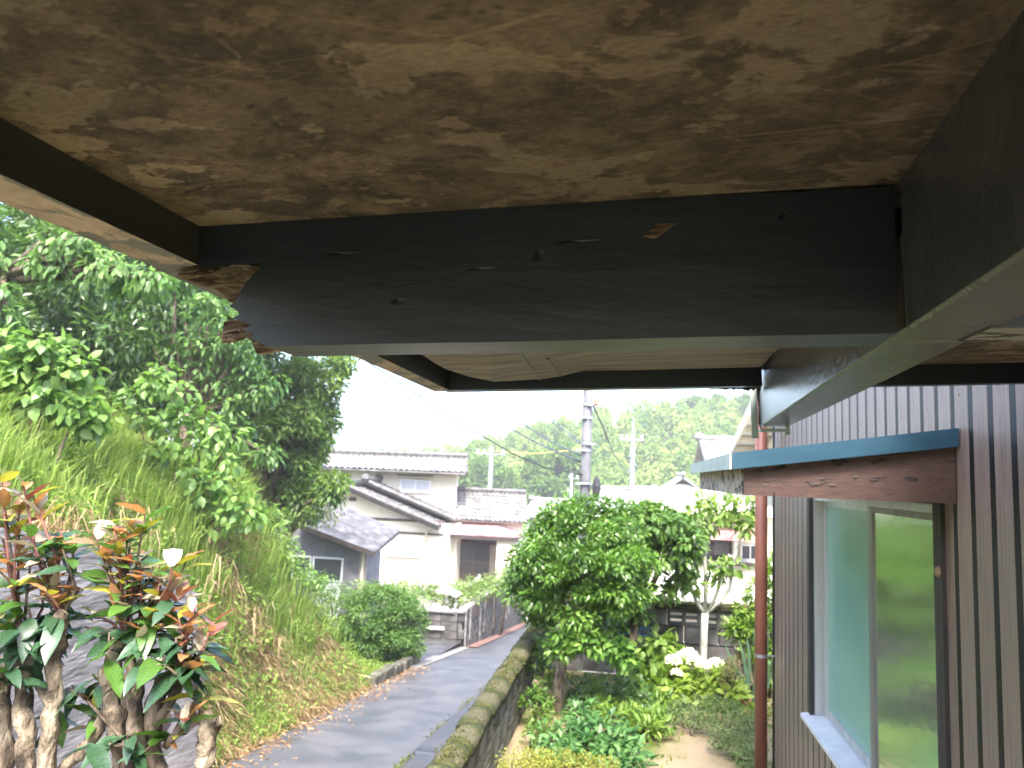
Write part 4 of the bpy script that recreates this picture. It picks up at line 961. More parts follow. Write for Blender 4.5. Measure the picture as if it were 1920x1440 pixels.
# ------------------------------------------------------------------ utility poles and wires
def pole(px, pytop, y, r, label, m='pole_conc', bands=0, arm=None, spike=0.0, zb=None):
    t = atY(px, pytop, y); base = zr(y)-.2 if zb is None else zb
    h = thing('utility_pole', (t[0], y, base), label, 'utility pole', 'utility poles below the hill')
    MB().tube([(t[0], y, base), (t[0], y, t[2])], [r*1.15, r*.9], 12).build('shaft', m, h, smooth=True)
    for k in range(bands):
        z = t[2]-1.2-k*.42*(1+.2*(k % 2))
        MB().tube([(t[0], y, z), (t[0], y, z+.07)], r*1.12, 12).bar((t[0], y-r*1.2, z+.03), (t[0]+.25*(1 if k % 2 else -1), y-r*1.2, z+.03), .05, .05).build('clamp', 'pole_metal', h)
    if arm:
        z = t[2]-arm[0]; MB().bar((t[0]-arm[1], y-.1, z), (t[0]+arm[2], y-.1, z), .10, .10).build('crossarm', 'pole_metal', h)
        for sx_ in (-arm[1]*.9, -arm[1]*.45, arm[2]*.8):
            MB().lathe((t[0]+sx_, y-.1, z+.05), [(.04, 0), (.08, .05), (.05, .1), (.08, .15), (.03, .22)], 8).build('insulator', 'white_paint', h)
    if spike: MB().tube([(t[0], y, t[2]), (t[0], y, t[2]+spike)], [r*.75, .02], 8).build('spike', 'pole_metal', h)
    return t
p1 = pole(1105, 640, 20, .13, 'thick concrete utility pole with metal clamps, nearest of the poles', bands=9, zb=-2.2)
hd = bpy.data.objects['utility_pole']
q = atY(1112, 755, 20); MB().lathe((q[0]+.10, 19.8, q[2]-.1), [(.03, 0), (.07, .04), (.07, .14), (.03, .2)], 8).build('insulator', 'terracotta', hd)
q = atY(1119, 915, 20); MB().lathe((q[0], 19.8, q[2]-.25), [(.02, 0), (.09, .05), (.11, .3), (.06, .5), (.02, .55)], 8).build('cable_box', 'wire', hd)
pole(1187, 818, 46, .15, 'slim pale utility pole with a crossarm and pointed cap in the middle of the hill', m='pole_metal', bands=3, arm=(.2, .75, .65), spike=1.15, zb=-4.2)
pole(922, 838, 50, .15, 'slim utility pole with crossarm left of the hill above the entrance roof', m='pole_metal', arm=(.45, 1.0, 1.0), zb=-4.2)
pole(1072, 885, 75, .14, 'far short utility pole just left of the thick concrete pole', m='pole_metal', arm=(.6, .2, .7), zb=-4.2)
def wire(pts, r, label, m='wire'):
    P = []
    for a, b in zip(pts[:-1], pts[1:]):
        for k in range(6):
            t = k/6; P.append(np.array(a)*(1-t)+np.array(b)*t)
    P.append(np.array(pts[-1])); return tag(MB().tube(P, r, 5).build('overhead_wire', m, smooth=True), label, 'wire', 'overhead wires')
wire([atY(600, 620, 14), atY(780, 738, 16), atY(880, 803, 17.5), atY(960, 850, 18.5), atY(1020, 876, 19.3), atY(1092, 890, 19.9)], .016, 'black cable sagging from the porch corner to the thick pole')
wire([atY(850, 775, 34), atY(955, 802, 36), atY(1010, 832, 30), atY(1092, 868, 20)], .03, 'upper wire crossing the hill slope towards the thick pole')
wire([atY(985, 798, 40), atY(1040, 832, 32), atY(1094, 856, 20)], .03, 'double wire reaching the middle clamp of the thick pole')
wire([atY(1030, 788, 40), atY(1060, 808, 32), atY(1094, 836, 20)], .026, 'short upper wire reaching the thick pole from the hilltop')
wire([atY(925, 846, 49.8), atY(1000, 851, 40), atY(1068, 845, 30), atY(1094, 840, 20.1)], .03, 'yellow sleeved cable between the slim pole and the thick pole', 'wire_yellow')
wire([atY(1112, 760, 20), atY(1130, 800, 24), atY(1150, 850, 32), atY(1183, 900, 46)], .024, 'thin wire hanging from the thick pole to the pointed pole')

# ------------------------------------------------------------------ vegetation: far hill
def bamboo_plumes(k, col):
    out = []
    for _ in range(k):
        x = rng.uniform(-52, 62); y = rng.uniform(99, 154); z = hill_z(x, y); h = rng.uniform(4.0, 6.2); w = rng.uniform(1.0, 1.7); n_ = 210
        t = rng.random(n_)**.8; ang = rng.uniform(0, 2*math.pi, n_); r = w*np.sin(np.clip(t*.9+.1, 0, 1)*math.pi)**.7*rng.random(n_)**.5
        lean = rng.normal(size=2)*.7
        P = np.stack([x+r*np.cos(ang)+lean[0]*t**2, y+r*np.sin(ang)+lean[1]*t**2, z-.6+h*t], 1)
        D = np.stack([np.cos(ang)*.7, np.sin(ang)*.7, rng.uniform(-.9, .35, n_)], 1)
        c = palette(n_, col, np.clip(rng.normal(rng.uniform(.15, .85), .15, n_)+.25*(t-.5), 0, .999))
        out.append(leaves(P, D, rnd(n_)*.5+[0, -.2, .8], rng.uniform(.5, .95, n_), rng.uniform(.22, .42, n_), c, .2, .3))
    return merge(out)
md = bamboo_plumes(900, [(.035, .085, .022), (.085, .155, .036), (.135, .205, .052), (.19, .24, .078)])
f_ = crown_obj('bamboo_forest', md, 'leaf_matte', None, 'stuff'); tag(f_, 'pale yellow-green bamboo wood covering the far hill', 'bamboo')
def tree(name, label, base, trunk_r, clumps, n_per, L, ratio, pal, m='leaf', cat='tree', group=None, barkm='bark', nlimb=14, hub=None, **kw):
    t = thing(name, base, label, cat, group); base = np.array(base, float)
    cen = np.mean([c for c, r in clumps], 0); hub = np.array(hub, float) if hub is not None else base*.45+cen*.55
    mb = MB(); mid = (base+hub)/2+rng.normal(size=3)*.04*np.linalg.norm(hub-base)*np.array([1, 1, 0])
    mb.tube([base-[0, 0, .1], mid, hub], [trunk_r*1.2, trunk_r, trunk_r*.75], 9, jit=.06)
    idx = rng.permutation(len(clumps))[:nlimb]
    for i in idx:
        c = np.array(clumps[i][0]); q = hub*.5+c*.5+rng.normal(size=3)*.05*np.linalg.norm(c-hub)+[0, 0, .05*np.linalg.norm(c-hub)]
        mb.tube([hub-(hub-mid)*.15, q, c], [trunk_r*.55, trunk_r*.32, trunk_r*.12], 6)
    mb.build('trunk', barkm, t, smooth=True)
    crown_obj('crown', clump_leaves(clumps, n_per, L, ratio, pal, **kw), m, t)
    return t
HG = [(.03, .07, .02), (.07, .13, .03), (.11, .17, .05)]
for i, (px, py, w, y, lb) in enumerate(((1325, 762, 2.6, 149, 'dark rounded tree standing out on the hilltop'), (1398, 766, 2.2, 149, 'dark tree on the hill crest beside the timber eaves'),
                            (1045, 880, 3.0, 98, 'darker leafy tree at the hill foot left of the thick pole'), (905, 905, 3.0, 100, 'dark leafy tree at the foot of the hill above the entrance roof'), (1010, 930, 2.2, 94, 'dark bushy tree low behind the small cream house'))):
    q = atY(px, py, y)
    tree('hill_tree', lb, (q[0], y, hill_z(q[0], y)-.3), .25, shell_clumps(q, (w*1.35, w, w), 26, w*.42), 160, .6, .5, HG, 'leaf_matte', group='broadleaf trees on the bamboo hill', nlimb=5)

# ------------------------------------------------------------------ vegetation: trees on the left bank
def bz(x, y): return bank_z(x, y)
def PXC(lst, y, r):  # clumps listed by (px,py,depth offset)
    return [(atY(a, b, y+dy_), r*rng.uniform(.8, 1.2)) for a, b, dy_ in lst]
# dark evergreen mass at the back
q = atY(230, 560, 15.5)
cl = shell_clumps(q, (4.3, 2.6, 3.9), 120, .72, zlo=-.9, inner=.3)
tree('evergreen_tree', 'large dark evergreen tree filling the slope behind the overhanging branch', (q[0], 15.5, bz(q[0], 15.5)-.3), .26, cl, 330, .20, .42, DARK, 'leaf_gloss', group='trees on the left bank', nlimb=30)
q = atY(60, 640, 11.5)
cl = shell_clumps(q, (2.6, 2.0, 2.7), 75, .55, zlo=-.9, inner=.3)
tree('evergreen_tree', 'dark leafy tree at the left edge under the canopy corner', (q[0], 11.5, bz(q[0], 11.5)-.3), .18, cl, 280, .15, .45, DARK, 'leaf_gloss', group='trees on the left bank', nlimb=20)
# broad crown whose edge stands against the sky
q = atY(505, 800, 17.0)
cl = shell_clumps(q, (1.25, 1.3, 1.8), 60, .40, zlo=-.95, inner=.2)
cl += PXC([(625, 690, 0), (610, 760, .3), (600, 830, 0), (590, 900, -.2), (560, 690, .6), (500, 690, .5), (630, 905, -.5), (615, 925, -.6), (570, 960, -.3), (585, 860, 0), (620, 720, 0), (560, 930, -.3), (640, 680, .2)], 17.0, .38)
tree('laurel_tree', 'mid green tree standing against the sky beside the cream house', (q[0]-.5, 17.0, -2.2), .2, cl, 260, .17, .40, [(.035, .075, .018), (.075, .14, .03), (.14, .21, .05)], 'leaf', group='trees on the left bank', nlimb=24)
# yew-like soft crown behind it, in front of the far house
cl = PXC([(600, 790, 0), (575, 850, .3), (555, 900, 0), (610, 700, .2), (580, 745, 0), (545, 800, .3), (540, 950, 0), (600, 955, -.2), (640, 665, .3), (560, 660, .4)], 20.5, .62)
q = atY(560, 830, 20.5)
tree('feathery_tree', 'soft olive green tree with rounded tufts close to the upstairs window', (q[0]-.6, 20.5, -2.7), .18, cl, 420, .13, .3, [(.06, .10, .025), (.11, .15, .04), (.16, .20, .06)], 'leaf_matte', group='trees on the left bank', nlimb=9)
# overhanging branches with large drooping leaves
cl = PXC([(70, 492, 0), (95, 470, 0), (130, 462, 0), (160, 470, .1), (190, 480, .1), (215, 500, 0), (245, 515, .1), (270, 520, 0), (295, 530, .1), (110, 505, .1), (150, 445, 0), (185, 505, .1), (5, 540, 0), (12, 590, 0), (0, 490, .1), (230, 530, .2)], 7.6, .19)
q = atY(-40, 700, 8.4)
t3 = tree('overhanging_tree', 'tree with a bright branch of drooping leaves under the canopy corner', (q[0], 8.4, bz(q[0], 8.4)-.2), .12, cl, 62, .135, .42, [(.05, .11, .03), (.085, .16, .045), (.14, .22, .08)], 'leaf', group='trees on the left bank', droop=.9, detail=1, hub=atY(10, 500, 7.8), nlimb=16)
cl = PXC([(395, 560, 0), (415, 600, 0), (380, 590, .2), (360, 640, 0), (400, 650, .1), (430, 640, 0), (330, 660, .2), (280, 640, .1), (240, 660, 0), (260, 700, 0), (300, 610, .3), (455, 660, .2), (470, 690, .3), (345, 560, .4), (220, 600, .4), (390, 690, .2), (420, 720, .3), (480, 740, .4), (330, 520, .2), (500, 720, .5), (450, 800, .4), (500, 850, .4), (430, 760, .2)], 11.5, .30)
q = atY(340, 800, 12)
tree('laurel_tree', 'leafy tree with light tufts hanging beside the rotten beam end', (q[0], 12, bz(q[0], 12)-.2), .14, cl, 130, .13, .4, [(.03, .075, .02), (.06, .125, .03), (.12, .20, .06)], 'leaf', group='trees on the left bank', droop=.6, nlimb=20, detail=1)
# big-leaved bushes at the top of the bank
def bush(name, label, centres, y, r, n_per, L, ratio, pal, m='leaf', base=None, group=None, cat='bush', stems=6, flat=.8, **kw):
    if base == 0.0: centres = [(a, b, min(d_, atZ(a, b+30, 0.)[1]-y)) for a, b, d_ in centres]     # keep every clump above the garden floor
    cl = PXC(centres, y, r); cen = np.mean([c for c, _ in cl], 0)
    b = np.array([cen[0], cen[1], bz(cen[0], cen[1]) if base is None else base])
    t = thing(name, b, label, cat, group); mb = MB()
    for i in rng.permutation(len(cl))[:stems]:
        c = np.array(cl[i][0]); s0 = b+np.array([rng.uniform(-.1, .1), rng.uniform(-.1, .1), -.05])+.35*(np.array([c[0], c[1], b[2]])-b)
        MB().tube([s0, (s0+c)/2+rng.normal(size=3)*.03, c], [.022, .016, .007], 6).build('stem', 'bark', t, smooth=True)
    crown_obj('foliage', clump_leaves(cl, n_per, L, ratio, pal, flat=flat, **kw), m, t); return t
BL = [(.05, .11, .025), (.095, .175, .04), (.15, .24, .07)]
bush('vine_bush', 'tangle of large rounded leaves at the far left of the bank', [(20, 640, 0), (60, 650, 0), (100, 655, .2), (40, 690, 0), (80, 700, .1), (120, 700, .2), (150, 690, .3), (10, 720, -.1), (60, 740, 0), (110, 750, .1), (150, 760, .2), (180, 780, .3), (15, 765, 0), (150, 790, .3)], 7.0, .22, 60, .13, .75, BL, detail=1, droop=.5)
bush('vine_bush', 'light green broad-leaved bush in the middle of the bank crest', [(250, 740, 0), (290, 720, 0), (330, 735, 0), (270, 780, 0), (310, 790, 0), (350, 780, .1), (390, 800, .2), (330, 830, 0), (380, 840, .1), (290, 850, 0), (420, 860, .2), (400, 900, .1), (440, 930, .2), (360, 890, 0), (300, 700, .2), (430, 820, .3), (470, 960, .2), (380, 930, 0), (420, 970, .1)], 9.3, .24, 62, .13, .62, BL, detail=1, droop=.6)
bush('vine_bush', 'green leafy scrub where the bank runs down to the garage', [(440, 960, 0), (480, 980, 0), (510, 1000, .1), (470, 1010, 0), (530, 1020, .1), (420, 990, -.2), (500, 960, .2), (540, 1040, .1), (455, 930, .2), (560, 1065, .1), (590, 1085, .2), (525, 975, .4), (400, 960, -.2)], 11.6, .24, 150, .075, .5, BL, droop=.3)

# ------------------------------------------------------------------ bank: grass, straw, leaf litter
def scatter_bank(k, xr, yr):
    x = rng.uniform(*xr, k); y = rng.uniform(*yr, k); z = bank_zv(x, y); return np.stack([x, y, z], 1)
def blades(P, L, W, col, lean, seg=2):
    n_ = len(P); a = rng.uniform(0, 2*math.pi, n_); side = np.stack([np.cos(a), np.sin(a), np.zeros(n_)], 1)
    ln = np.stack([-np.sin(a), np.cos(a), np.zeros(n_)], 1)*rng.uniform(.2, 1, (n_, 1))*lean[:, None]+np.array([.35, 0, 0])*lean[:, None]
    L = L[:, None]; W = W[:, None]; up = np.array([0, 0, 1.0])
    m1 = P+up*L*.55+ln*L*.22; t = P+up*L*(1-.35*lean[:, None])+ln*L*.85
    V = np.stack([P-side*W*.5, P+side*W*.5, m1+side*W*.45, m1-side*W*.45, t], 1).reshape(-1, 3); k = np.arange(n_)[:, None]*5
    return V, [np.concatenate([k, k+1, k+2, k+3], 1), np.concatenate([k+3, k+2, k+4], 1)], np.repeat(col, 5, 0)
P = scatter_bank(64000, (-9.5, -4.05), (3.6, 14.6)); n_ = len(P)
dry = np.sin(P[:, 0]*2.3+P[:, 1]*1.1)+np.sin(P[:, 1]*2.9-P[:, 0])+rng.normal(size=n_)*.8
d_ = -4.0-P[:, 0]; mid = np.exp(-((P[:, 1]-9.8)/2.2)**2)*np.exp(-((d_-1.2)/1.0)**2)
isdry = (dry+2.3*mid+.6*(d_ < .6)) > 1.55
okb = ~((P[:, 1] < 7.3) & (d_ < .5)); P, isdry, d_ = P[okb], isdry[okb], d_[okb]; n_ = len(P)
high = np.clip((d_-1.6)/2.0, 0, 1)
L = rng.uniform(.07, .20, n_)+high*rng.uniform(.12, .50, n_)
col = palette(n_, [(.085, .14, .024), (.145, .215, .045), (.21, .27, .08)]); colD = palette(n_, [(.14, .105, .05), (.24, .185, .10), (.30, .25, .15)])
col[isdry] = colD[isdry]
g1 = blades(P, L, rng.uniform(.006, .014, n_), col, rng.uniform(.15, .9, n_))
P2 = scatter_bank(42000, (-8.5, -4.05), (3.8, 14.6)); d2 = -4.0-P2[:, 0]; ok2 = ~((P2[:, 1] < 7.3) & (d2 < .5)); P2 = P2[ok2]; n_ = len(P2)
P2[:, 2] += rng.uniform(.01, .16, n_)+np.clip((-4-P2[:, 0]-1.8)/2, 0, 1)*rng.uniform(0, .3, n_)
g2 = leaves(P2, rnd(n_)+[.4, 0, 0], rnd(n_)*.4+[.3, 0, .8], rng.uniform(.025, .06, n_), rng.uniform(.018, .04, n_), palette(n_, [(.06, .11, .02), (.11, .18, .035), (.16, .23, .06)]), .2, .2)
P4 = scatter_bank(44000, (-9.5, -4.6), (4.2, 13.0)); n_ = len(P4); d4 = -4.0-P4[:, 0]
pt = np.sin(P4[:, 0]*3.7+1.3)+np.sin(P4[:, 1]*2.3+P4[:, 0])+np.sin(P4[:, 1]*5.1)*.6
P4 = P4[(d4 > .6+rng.random(n_)*.8) & (pt+rng.normal(size=n_)*.5 > -.1)]; n_ = len(P4)
g3 = blades(P4, rng.uniform(.28, .85, n_), rng.uniform(.008, .018, n_), palette(n_, [(.08, .135, .025), (.13, .20, .045), (.20, .26, .08)]), rng.uniform(.2, 1.0, n_))
wc = []
for _ in range(560):
    x_ = rng.uniform(-8.5, -4.35); y_ = rng.uniform(5.0, 14.0); d0 = -4-x_
    if (y_ < 7.3 and d0 < .6) or (rng.random() > .25+.35*d0): continue
    wc.append((np.array([x_, y_, bank_z(x_, y_)+rng.uniform(.08, .22)]), rng.uniform(.14, .32)))
g4 = clump_leaves(wc[:200], 100, .062, .6, [(.06, .115, .02), (.11, .18, .035), (.17, .24, .06)], droop=.1, flat=.6)
g5 = clump_leaves(wc[200:], 70, .10, .24, [(.08, .13, .025), (.13, .20, .05), (.19, .25, .08)], droop=.0, flat=.7)
go = crown_obj('grass', merge([g1, g2, g3, g4, g5]), 'leaf_matte', None, 'stuff'); tag(go, 'long grass and weeds growing over the bank', 'grass')
# arching dead grass stems hanging from the crest, dry tuft over the wall
P3 = []
for (px, py, y, k) in ((150, 965, 5.7, 26), (115, 972, 5.6, 14), (265, 985, 6.6, 8), (310, 1005, 6.9, 8), (400, 1060, 7.8, 10), (425, 1100, 8.0, 14), (470, 1150, 9.2, 16), (520, 1200, 10, 16)):
    c = atY(px, py, y); P3.append(c+rnd(k)*[.16, .2, .05])
P3 = np.concatenate(P3); n_ = len(P3)
a = rng.uniform(-.6, .6, n_); Ls = rng.uniform(.12, .5, n_)[:, None]; a = rng.normal(size=n_)*1.1; hd_ = np.stack([np.cos(a), np.sin(a)-.3, np.zeros(n_)], 1)
sd = np.cross(hd_, [0, 0, 1]); W = rng.uniform(.0018, .004, n_)[:, None]
pts = [P3, P3+hd_*Ls*.25+[0, 0, .06], P3+hd_*Ls*.45-np.array([0, 0, 1])*Ls*.15, P3+hd_*Ls*.5-np.array([0, 0, 1])*Ls*.75]
V = np.stack([x for q in pts[:3] for x in (q-sd*W, q+sd*W)]+[pts[3]], 1).reshape(-1, 3); k = np.arange(n_)[:, None]*7
k2 = 9000; Pq = np.stack([-4.0-np.abs(rng.normal(size=k2)*.55+1.0), rng.normal(size=k2)*1.5+9.6, np.zeros(k2)], 1); Pq = Pq[(Pq[:, 1] > 7.3) & (Pq[:, 1] < 13.5)]
pn = np.sin(Pq[:, 0]*4.1+Pq[:, 1]*1.7)+np.sin(Pq[:, 1]*3.3)*.8+rng.normal(size=len(Pq))*.5; Pq = Pq[pn > .1]; Pq[:, 2] = bank_zv(Pq[:, 0], Pq[:, 1])+rng.uniform(.05, .17, len(Pq)); m2 = len(Pq)
lay = leaves(Pq, rnd(m2)*[.35, .5, .2]+[.75, 0, -.55], rnd(m2)*.4+[.6, 0, .7], rng.uniform(.10, .32, m2), rng.uniform(.004, .010, m2), palette(m2, [(.16, .115, .065), (.27, .21, .125), (.36, .30, .20)]), .1, .15)
tag(crown_obj('straw', lay, 'straw', None, 'stuff'), 'matted pale straw lying on the middle of the bank', 'straw')
so = crown_obj('dry_grass', (V, [np.concatenate([k, k+1, k+3, k+2], 1), np.concatenate([k+2, k+3, k+5, k+4], 1), np.concatenate([k+4, k+5, k+6], 1)], np.repeat(palette(n_, [(.12, .085, .05), (.22, .165, .10), (.30, .24, .16)]), 7, 0)), 'straw', None, 'stuff')
tag(so, 'dead straw hanging down from the top of the bank', 'grass')
n_ = 5200; y = rng.uniform(4, 14.4, n_); x = -4.0+np.abs(rng.normal(size=n_))*.16*np.where(rng.random(n_) < .75, -3.0, 1.3)
z = np.where(x > -4.0, [zr(v_)+.012 for v_ in y], bank_zv(x, y)+.03)
lo_ = crown_obj('leaf_litter', leaves(np.stack([x, y, z], 1), rnd(n_)*[1, 1, .2], rnd(n_)*.3+[0, 0, 1], rng.uniform(.03, .08, n_), rng.uniform(.015, .035, n_), palette(n_, [(.11, .06, .03), (.22, .14, .08), (.32, .24, .15)]), .3, .1), 'straw', None, 'stuff')
tag(lo_, 'fallen brown leaves along the lane edge', 'leaf litter')
# kerb stones where the bank meets the lane, farther along
for k in range(5):
    y = 12.2+k*.55; o = MB().box((-4.14, y, zr(y)-.1), (-3.98, y+.5, zr(y)+.14+.02*(k % 2))).build('kerb_stone', 'block_mossy', bevel=.02)
    tag(o, ('first', 'second', 'third', 'fourth', 'fifth')[4-k]+' mossy kerb stone at the bank foot, counted from the driveway', 'kerb stone', 'kerb stones by the round shrub')

sm = []
for (x0, x1, y0, y1) in ((-2.32, -1.25, 6.9, 8.6), (-2.35, -1.25, 8.75, 13.0)):
    k = 260; t = rng.random(k); sm.append(np.stack([x0+rng.normal(size=k)*.02, y0+t*(y1-y0), np.zeros(k)], 1)); k = 90
    sm.append(np.stack([rng.uniform(x0, x1, k), y0+rng.normal(size=k)*.02, np.zeros(k)], 1))
sm = np.concatenate(sm); sm = sm[np.sin(sm[:, 1]*4)+rng.normal(size=len(sm))*.6 > 0]; sm[:, 2] = [zr(v_)+.018 for v_ in sm[:, 1]]; n_ = len(sm)
tag(crown_obj('lane_moss', leaves(sm, rnd(n_)*.7+[0, 0, .5], rnd(n_)*.4+[0, 0, 1], rng.uniform(.015, .045, n_), .02, palette(n_, [(.05, .06, .015), (.10, .12, .03)]), .2, .2), 'leaf_matte', None, 'stuff'), 'moss and tiny weeds in the seams of the lane', 'moss')

# ------------------------------------------------------------------ shrubs down the lane
q = atY(715, 1180, 14.6); R0 = np.array([.80, .7, .76])
t = tree('round_shrub', 'rounded dense green shrub at the driveway corner', (q[0], 14.6, zr(14.6)-.2), .06, shell_clumps(q, R0, 85, .22, zlo=-.9, inner=.3), 260, .06, .5, [(.03, .075, .018), (.06, .125, .028), (.10, .175, .045)], 'leaf', cat='shrub', nlimb=16)
bush('hedge', 'paler leafy hedge between the grassy bank and the rounded shrub', [(640, 1150, .2), (625, 1190, 0), (655, 1200, 0), (670, 1140, .3), (640, 1225, -.2), (600, 1130, .4), (660, 1170, .2), (690, 1110, .6), (615, 1160, .2), (720, 1112, 1.), (760, 1112, 1.2), (785, 1125, 1.2), (600, 1100, 0), (620, 1105, 0), (640, 1118, .1), (580, 1088, 0), (655, 1125, .2), (610, 1130, 0), (670, 1110, .5)], 14.3, .28, 230, .06, .5, BL, base=zr(14)-.1, stems=8, cat='hedge')
for (c, y, lb) in (([(860, 1105, 0), (845, 1118, -.3), (880, 1100, 0), (870, 1122, -.6), (895, 1108, 0)], 20.6, 'pale green plants spilling over the corner of the stained wall'),
                   ([(915, 1092, 0), (940, 1085, 0), (930, 1100, -.3), (955, 1078, .4), (900, 1102, -.3), (965, 1072, .6)], 22.6, 'feathery green plants behind the middle of the stained wall'),
                   ([(770, 1105, 0), (800, 1100, 0), (745, 1100, 0), (815, 1112, 0)], 22.0, 'low green plants in the yard beside the gate pillar')):
    bush('yard_plant', lb, c, y, .34, 260, .10, .4, [(.07, .13, .03), (.12, .19, .05), (.19, .26, .09)], base=-2.62, group='plants in the cream house yard', cat='plant', stems=5)

# ------------------------------------------------------------------ garden
def tier_leaves(specs, L, ratio, pal, n_per, **kw): return clump_leaves(specs, n_per, L, ratio, pal, **kw)
TG = [(.028, .07, .012), (.06, .13, .02), (.11, .20, .035)]
tp = thing('cloud_pruned_tree', atZ(1040, 1345, 0.), 'large round clipped evergreen with a bare forked trunk beside the mossy wall', 'tree')
tyy = 7.9; P_ = lambda px, py, y=tyy: atY(px, py, y)
mb = MB()
mb.tube([P_(1036, 1360), P_(1042, 1325), P_(1048, 1290), P_(1052, 1250), P_(1056, 1215), P_(1064, 1180), P_(1078, 1150), P_(1085, 1100)], [.075, .066, .064, .055, .05, .05, .045, .03], 10, jit=.08)
mb.tube([P_(1042, 1318), P_(1030, 1298), P_(1014, 1285), P_(999, 1278)], [.04, .032, .03, .028], 8)
mb.tube([P_(1064, 1180), P_(1090, 1158), P_(1120, 1140), P_(1150, 1110)], [.04, .035, .03, .015], 8); mb.tube([P_(1070, 1165), P_(1050, 1120), P_(1030, 1080)], [.03, .025, .012], 8)
mb.tube([P_(1022, 1390), P_(1012, 1360), P_(1000, 1335), P_(992, 1310)], [.02, .018, .016, .01], 7)
mb.build('trunk', 'bark_pale', tp, smooth=True)
cl = shell_clumps(P_(1092, 1062), (.66, .58, .60), 120, .15, zlo=-.95, inner=.25)+PXC([(985, 1095, 0), (970, 1115, 0), (1000, 1120, 0), (1075, 945, .1), (1110, 945, .1), (1050, 970, 0), (1150, 950, .2), (1010, 1050, -.1), (1000, 1020, 0), (1000, 1150, .1), (1020, 1160, .1)], tyy, .15)
crown_obj('crown', clump_leaves(cl, 230, .052, .46, TG, up=.8, detail=1), 'leaf_gloss', tp)
cl = PXC([(1050, 1215, 0), (1075, 1205, 0), (1100, 1205, -.1), (1130, 1210, 0), (1160, 1215, 0), (1170, 1235, .1), (1060, 1190, 0), (1090, 1180, 0), (1140, 1190, .1)], 7.6, .14)
crown_obj('crown', clump_leaves(cl, 120, .075, .5, [(.04, .10, .02), (.08, .17, .03), (.14, .24, .05)], detail=1), 'leaf', tp)
cl = PXC([(985, 1310, 0), (1005, 1300, 0), (970, 1315, 0)], 7.4, .08); crown_obj('crown', clump_leaves(cl, 55, .06, .45, TG, detail=1), 'leaf', tp)
def gbush(name, label, c, y, r, n_per, L, ratio, pal, m='leaf', stems=5, cat='shrub', group=None, **kw): return bush(name, label, c, y, r, n_per, L, ratio, pal, m, base=0.0, stems=stems, cat=cat, group=group, **kw)
# second clipped tree with larger leaves
rt = atZ(1198, 1285, 0.)
cl = shell_clumps(atY(1205, 1025, 9.0), (.58, .5, .50), 80, .17, zlo=-.25, inner=.15)+PXC([(1270, 1090, 0), (1285, 1070, 0), (1250, 1110, 0), (1240, 960, 0), (1180, 1130, 0), (1200, 1150, 0), (1165, 1165, 0)], 9.0, .14)
tree('camellia_tree', 'dark clipped tree with larger leaves behind the round evergreen', (rt[0], 9.0, 0), .06, cl, 105, .085, .5, [(.035, .075, .018), (.07, .14, .03), (.14, .23, .055)], 'leaf_gloss', barkm='bark', nlimb=18, detail=1, droop=.45, hub=atY(1190, 1160, 9.0))
gbush('low_shrub', 'low glossy shrub at the foot of the forked trunk', [(1030, 1385, 0), (1065, 1375, 0), (1100, 1365, 0), (1140, 1365, 0), (1170, 1380, 0), (1050, 1410, -.1), (1100, 1400, -.1), (1150, 1405, -.1), (1185, 1410, 0), (1090, 1345, .2), (1190, 1440, -.1)], 6.9, .15, 105, .075, .5, [(.025, .075, .025), (.055, .135, .04), (.11, .21, .07)], detail=1)
gbush('azalea', 'flat topped azalea with yellowish tips at the bottom of the picture', [(960, 1432, 0), (990, 1425, 0), (1020, 1422, 0), (1060, 1425, 0), (1100, 1432, 0), (1140, 1440, 0), (1000, 1450, -.1), (1050, 1455, -.1), (1110, 1460, -.1)], 5.9, .11, 380, .022, .5, [(.10, .10, .025), (.17, .19, .035), (.25, .28, .08)], 'leaf_matte')
gbush('glossy_shrub', 'dark small-leaved shrub to the right of the forked trunk', [(1160, 1290, 0), (1185, 1280, 0), (1200, 1300, 0), (1170, 1315, 0), (1140, 1310, .1), (1100, 1310, .2), (1080, 1290, .3), (1120, 1280, .3), (1200, 1320, 0), (1090, 1330, .1)], 8.0, .15, 130, .055, .45, [(.03, .07, .02), (.06, .12, .03), (.10, .17, .06)], 'leaf_gloss', detail=1)
gbush('leafy_perennial', 'light green leafy plants between the forked trunk and the hydrangeas', [(1110, 1300, 0), (1135, 1325, 0), (1150, 1345, -.1), (1215, 1300, .1), (1225, 1320, 0), (1180, 1335, 0), (1240, 1310, .2), (1120, 1335, 0)], 8.1, .11, 80, .07, .35, LIME, detail=1, droop=-.1, cat='plant')
gbush('fern_clump', 'bright green upright leaves at the edge of the sandy path', [(1205, 1350, 0), (1225, 1345, 0), (1240, 1355, 0), (1215, 1365, -.1), (1190, 1345, .1)], 7.6, .12, 75, .085, .33, LIME, detail=1, droop=-.4)
gbush('hydrangea', 'hydrangea without flowers in front of the garden end wall', [(1205, 1215, 0), (1235, 1205, 0), (1255, 1220, 0), (1220, 1240, -.1), (1250, 1250, -.1), (1200, 1255, -.1), (1270, 1235, 0), (1215, 1275, -.2), (1235, 1290, -.3)], 9.0, .15, 62, .12, .62, LIME, detail=1, cat='hydrangea')
hy = gbush('hydrangea', 'hydrangea with white flower heads below the white trunked tree', [(1260, 1265, 0), (1290, 1260, 0), (1320, 1270, 0), (1350, 1275, 0), (1280, 1290, -.1), (1310, 1295, -.1), (1340, 1300, -.1), (1370, 1290, 0), (1265, 1300, 0), (1385, 1310, 0)], 8.7, .14, 62, .11, .62, [(.09, .16, .025), (.16, .24, .045), (.24, .32, .08)], detail=1, cat='hydrangea')
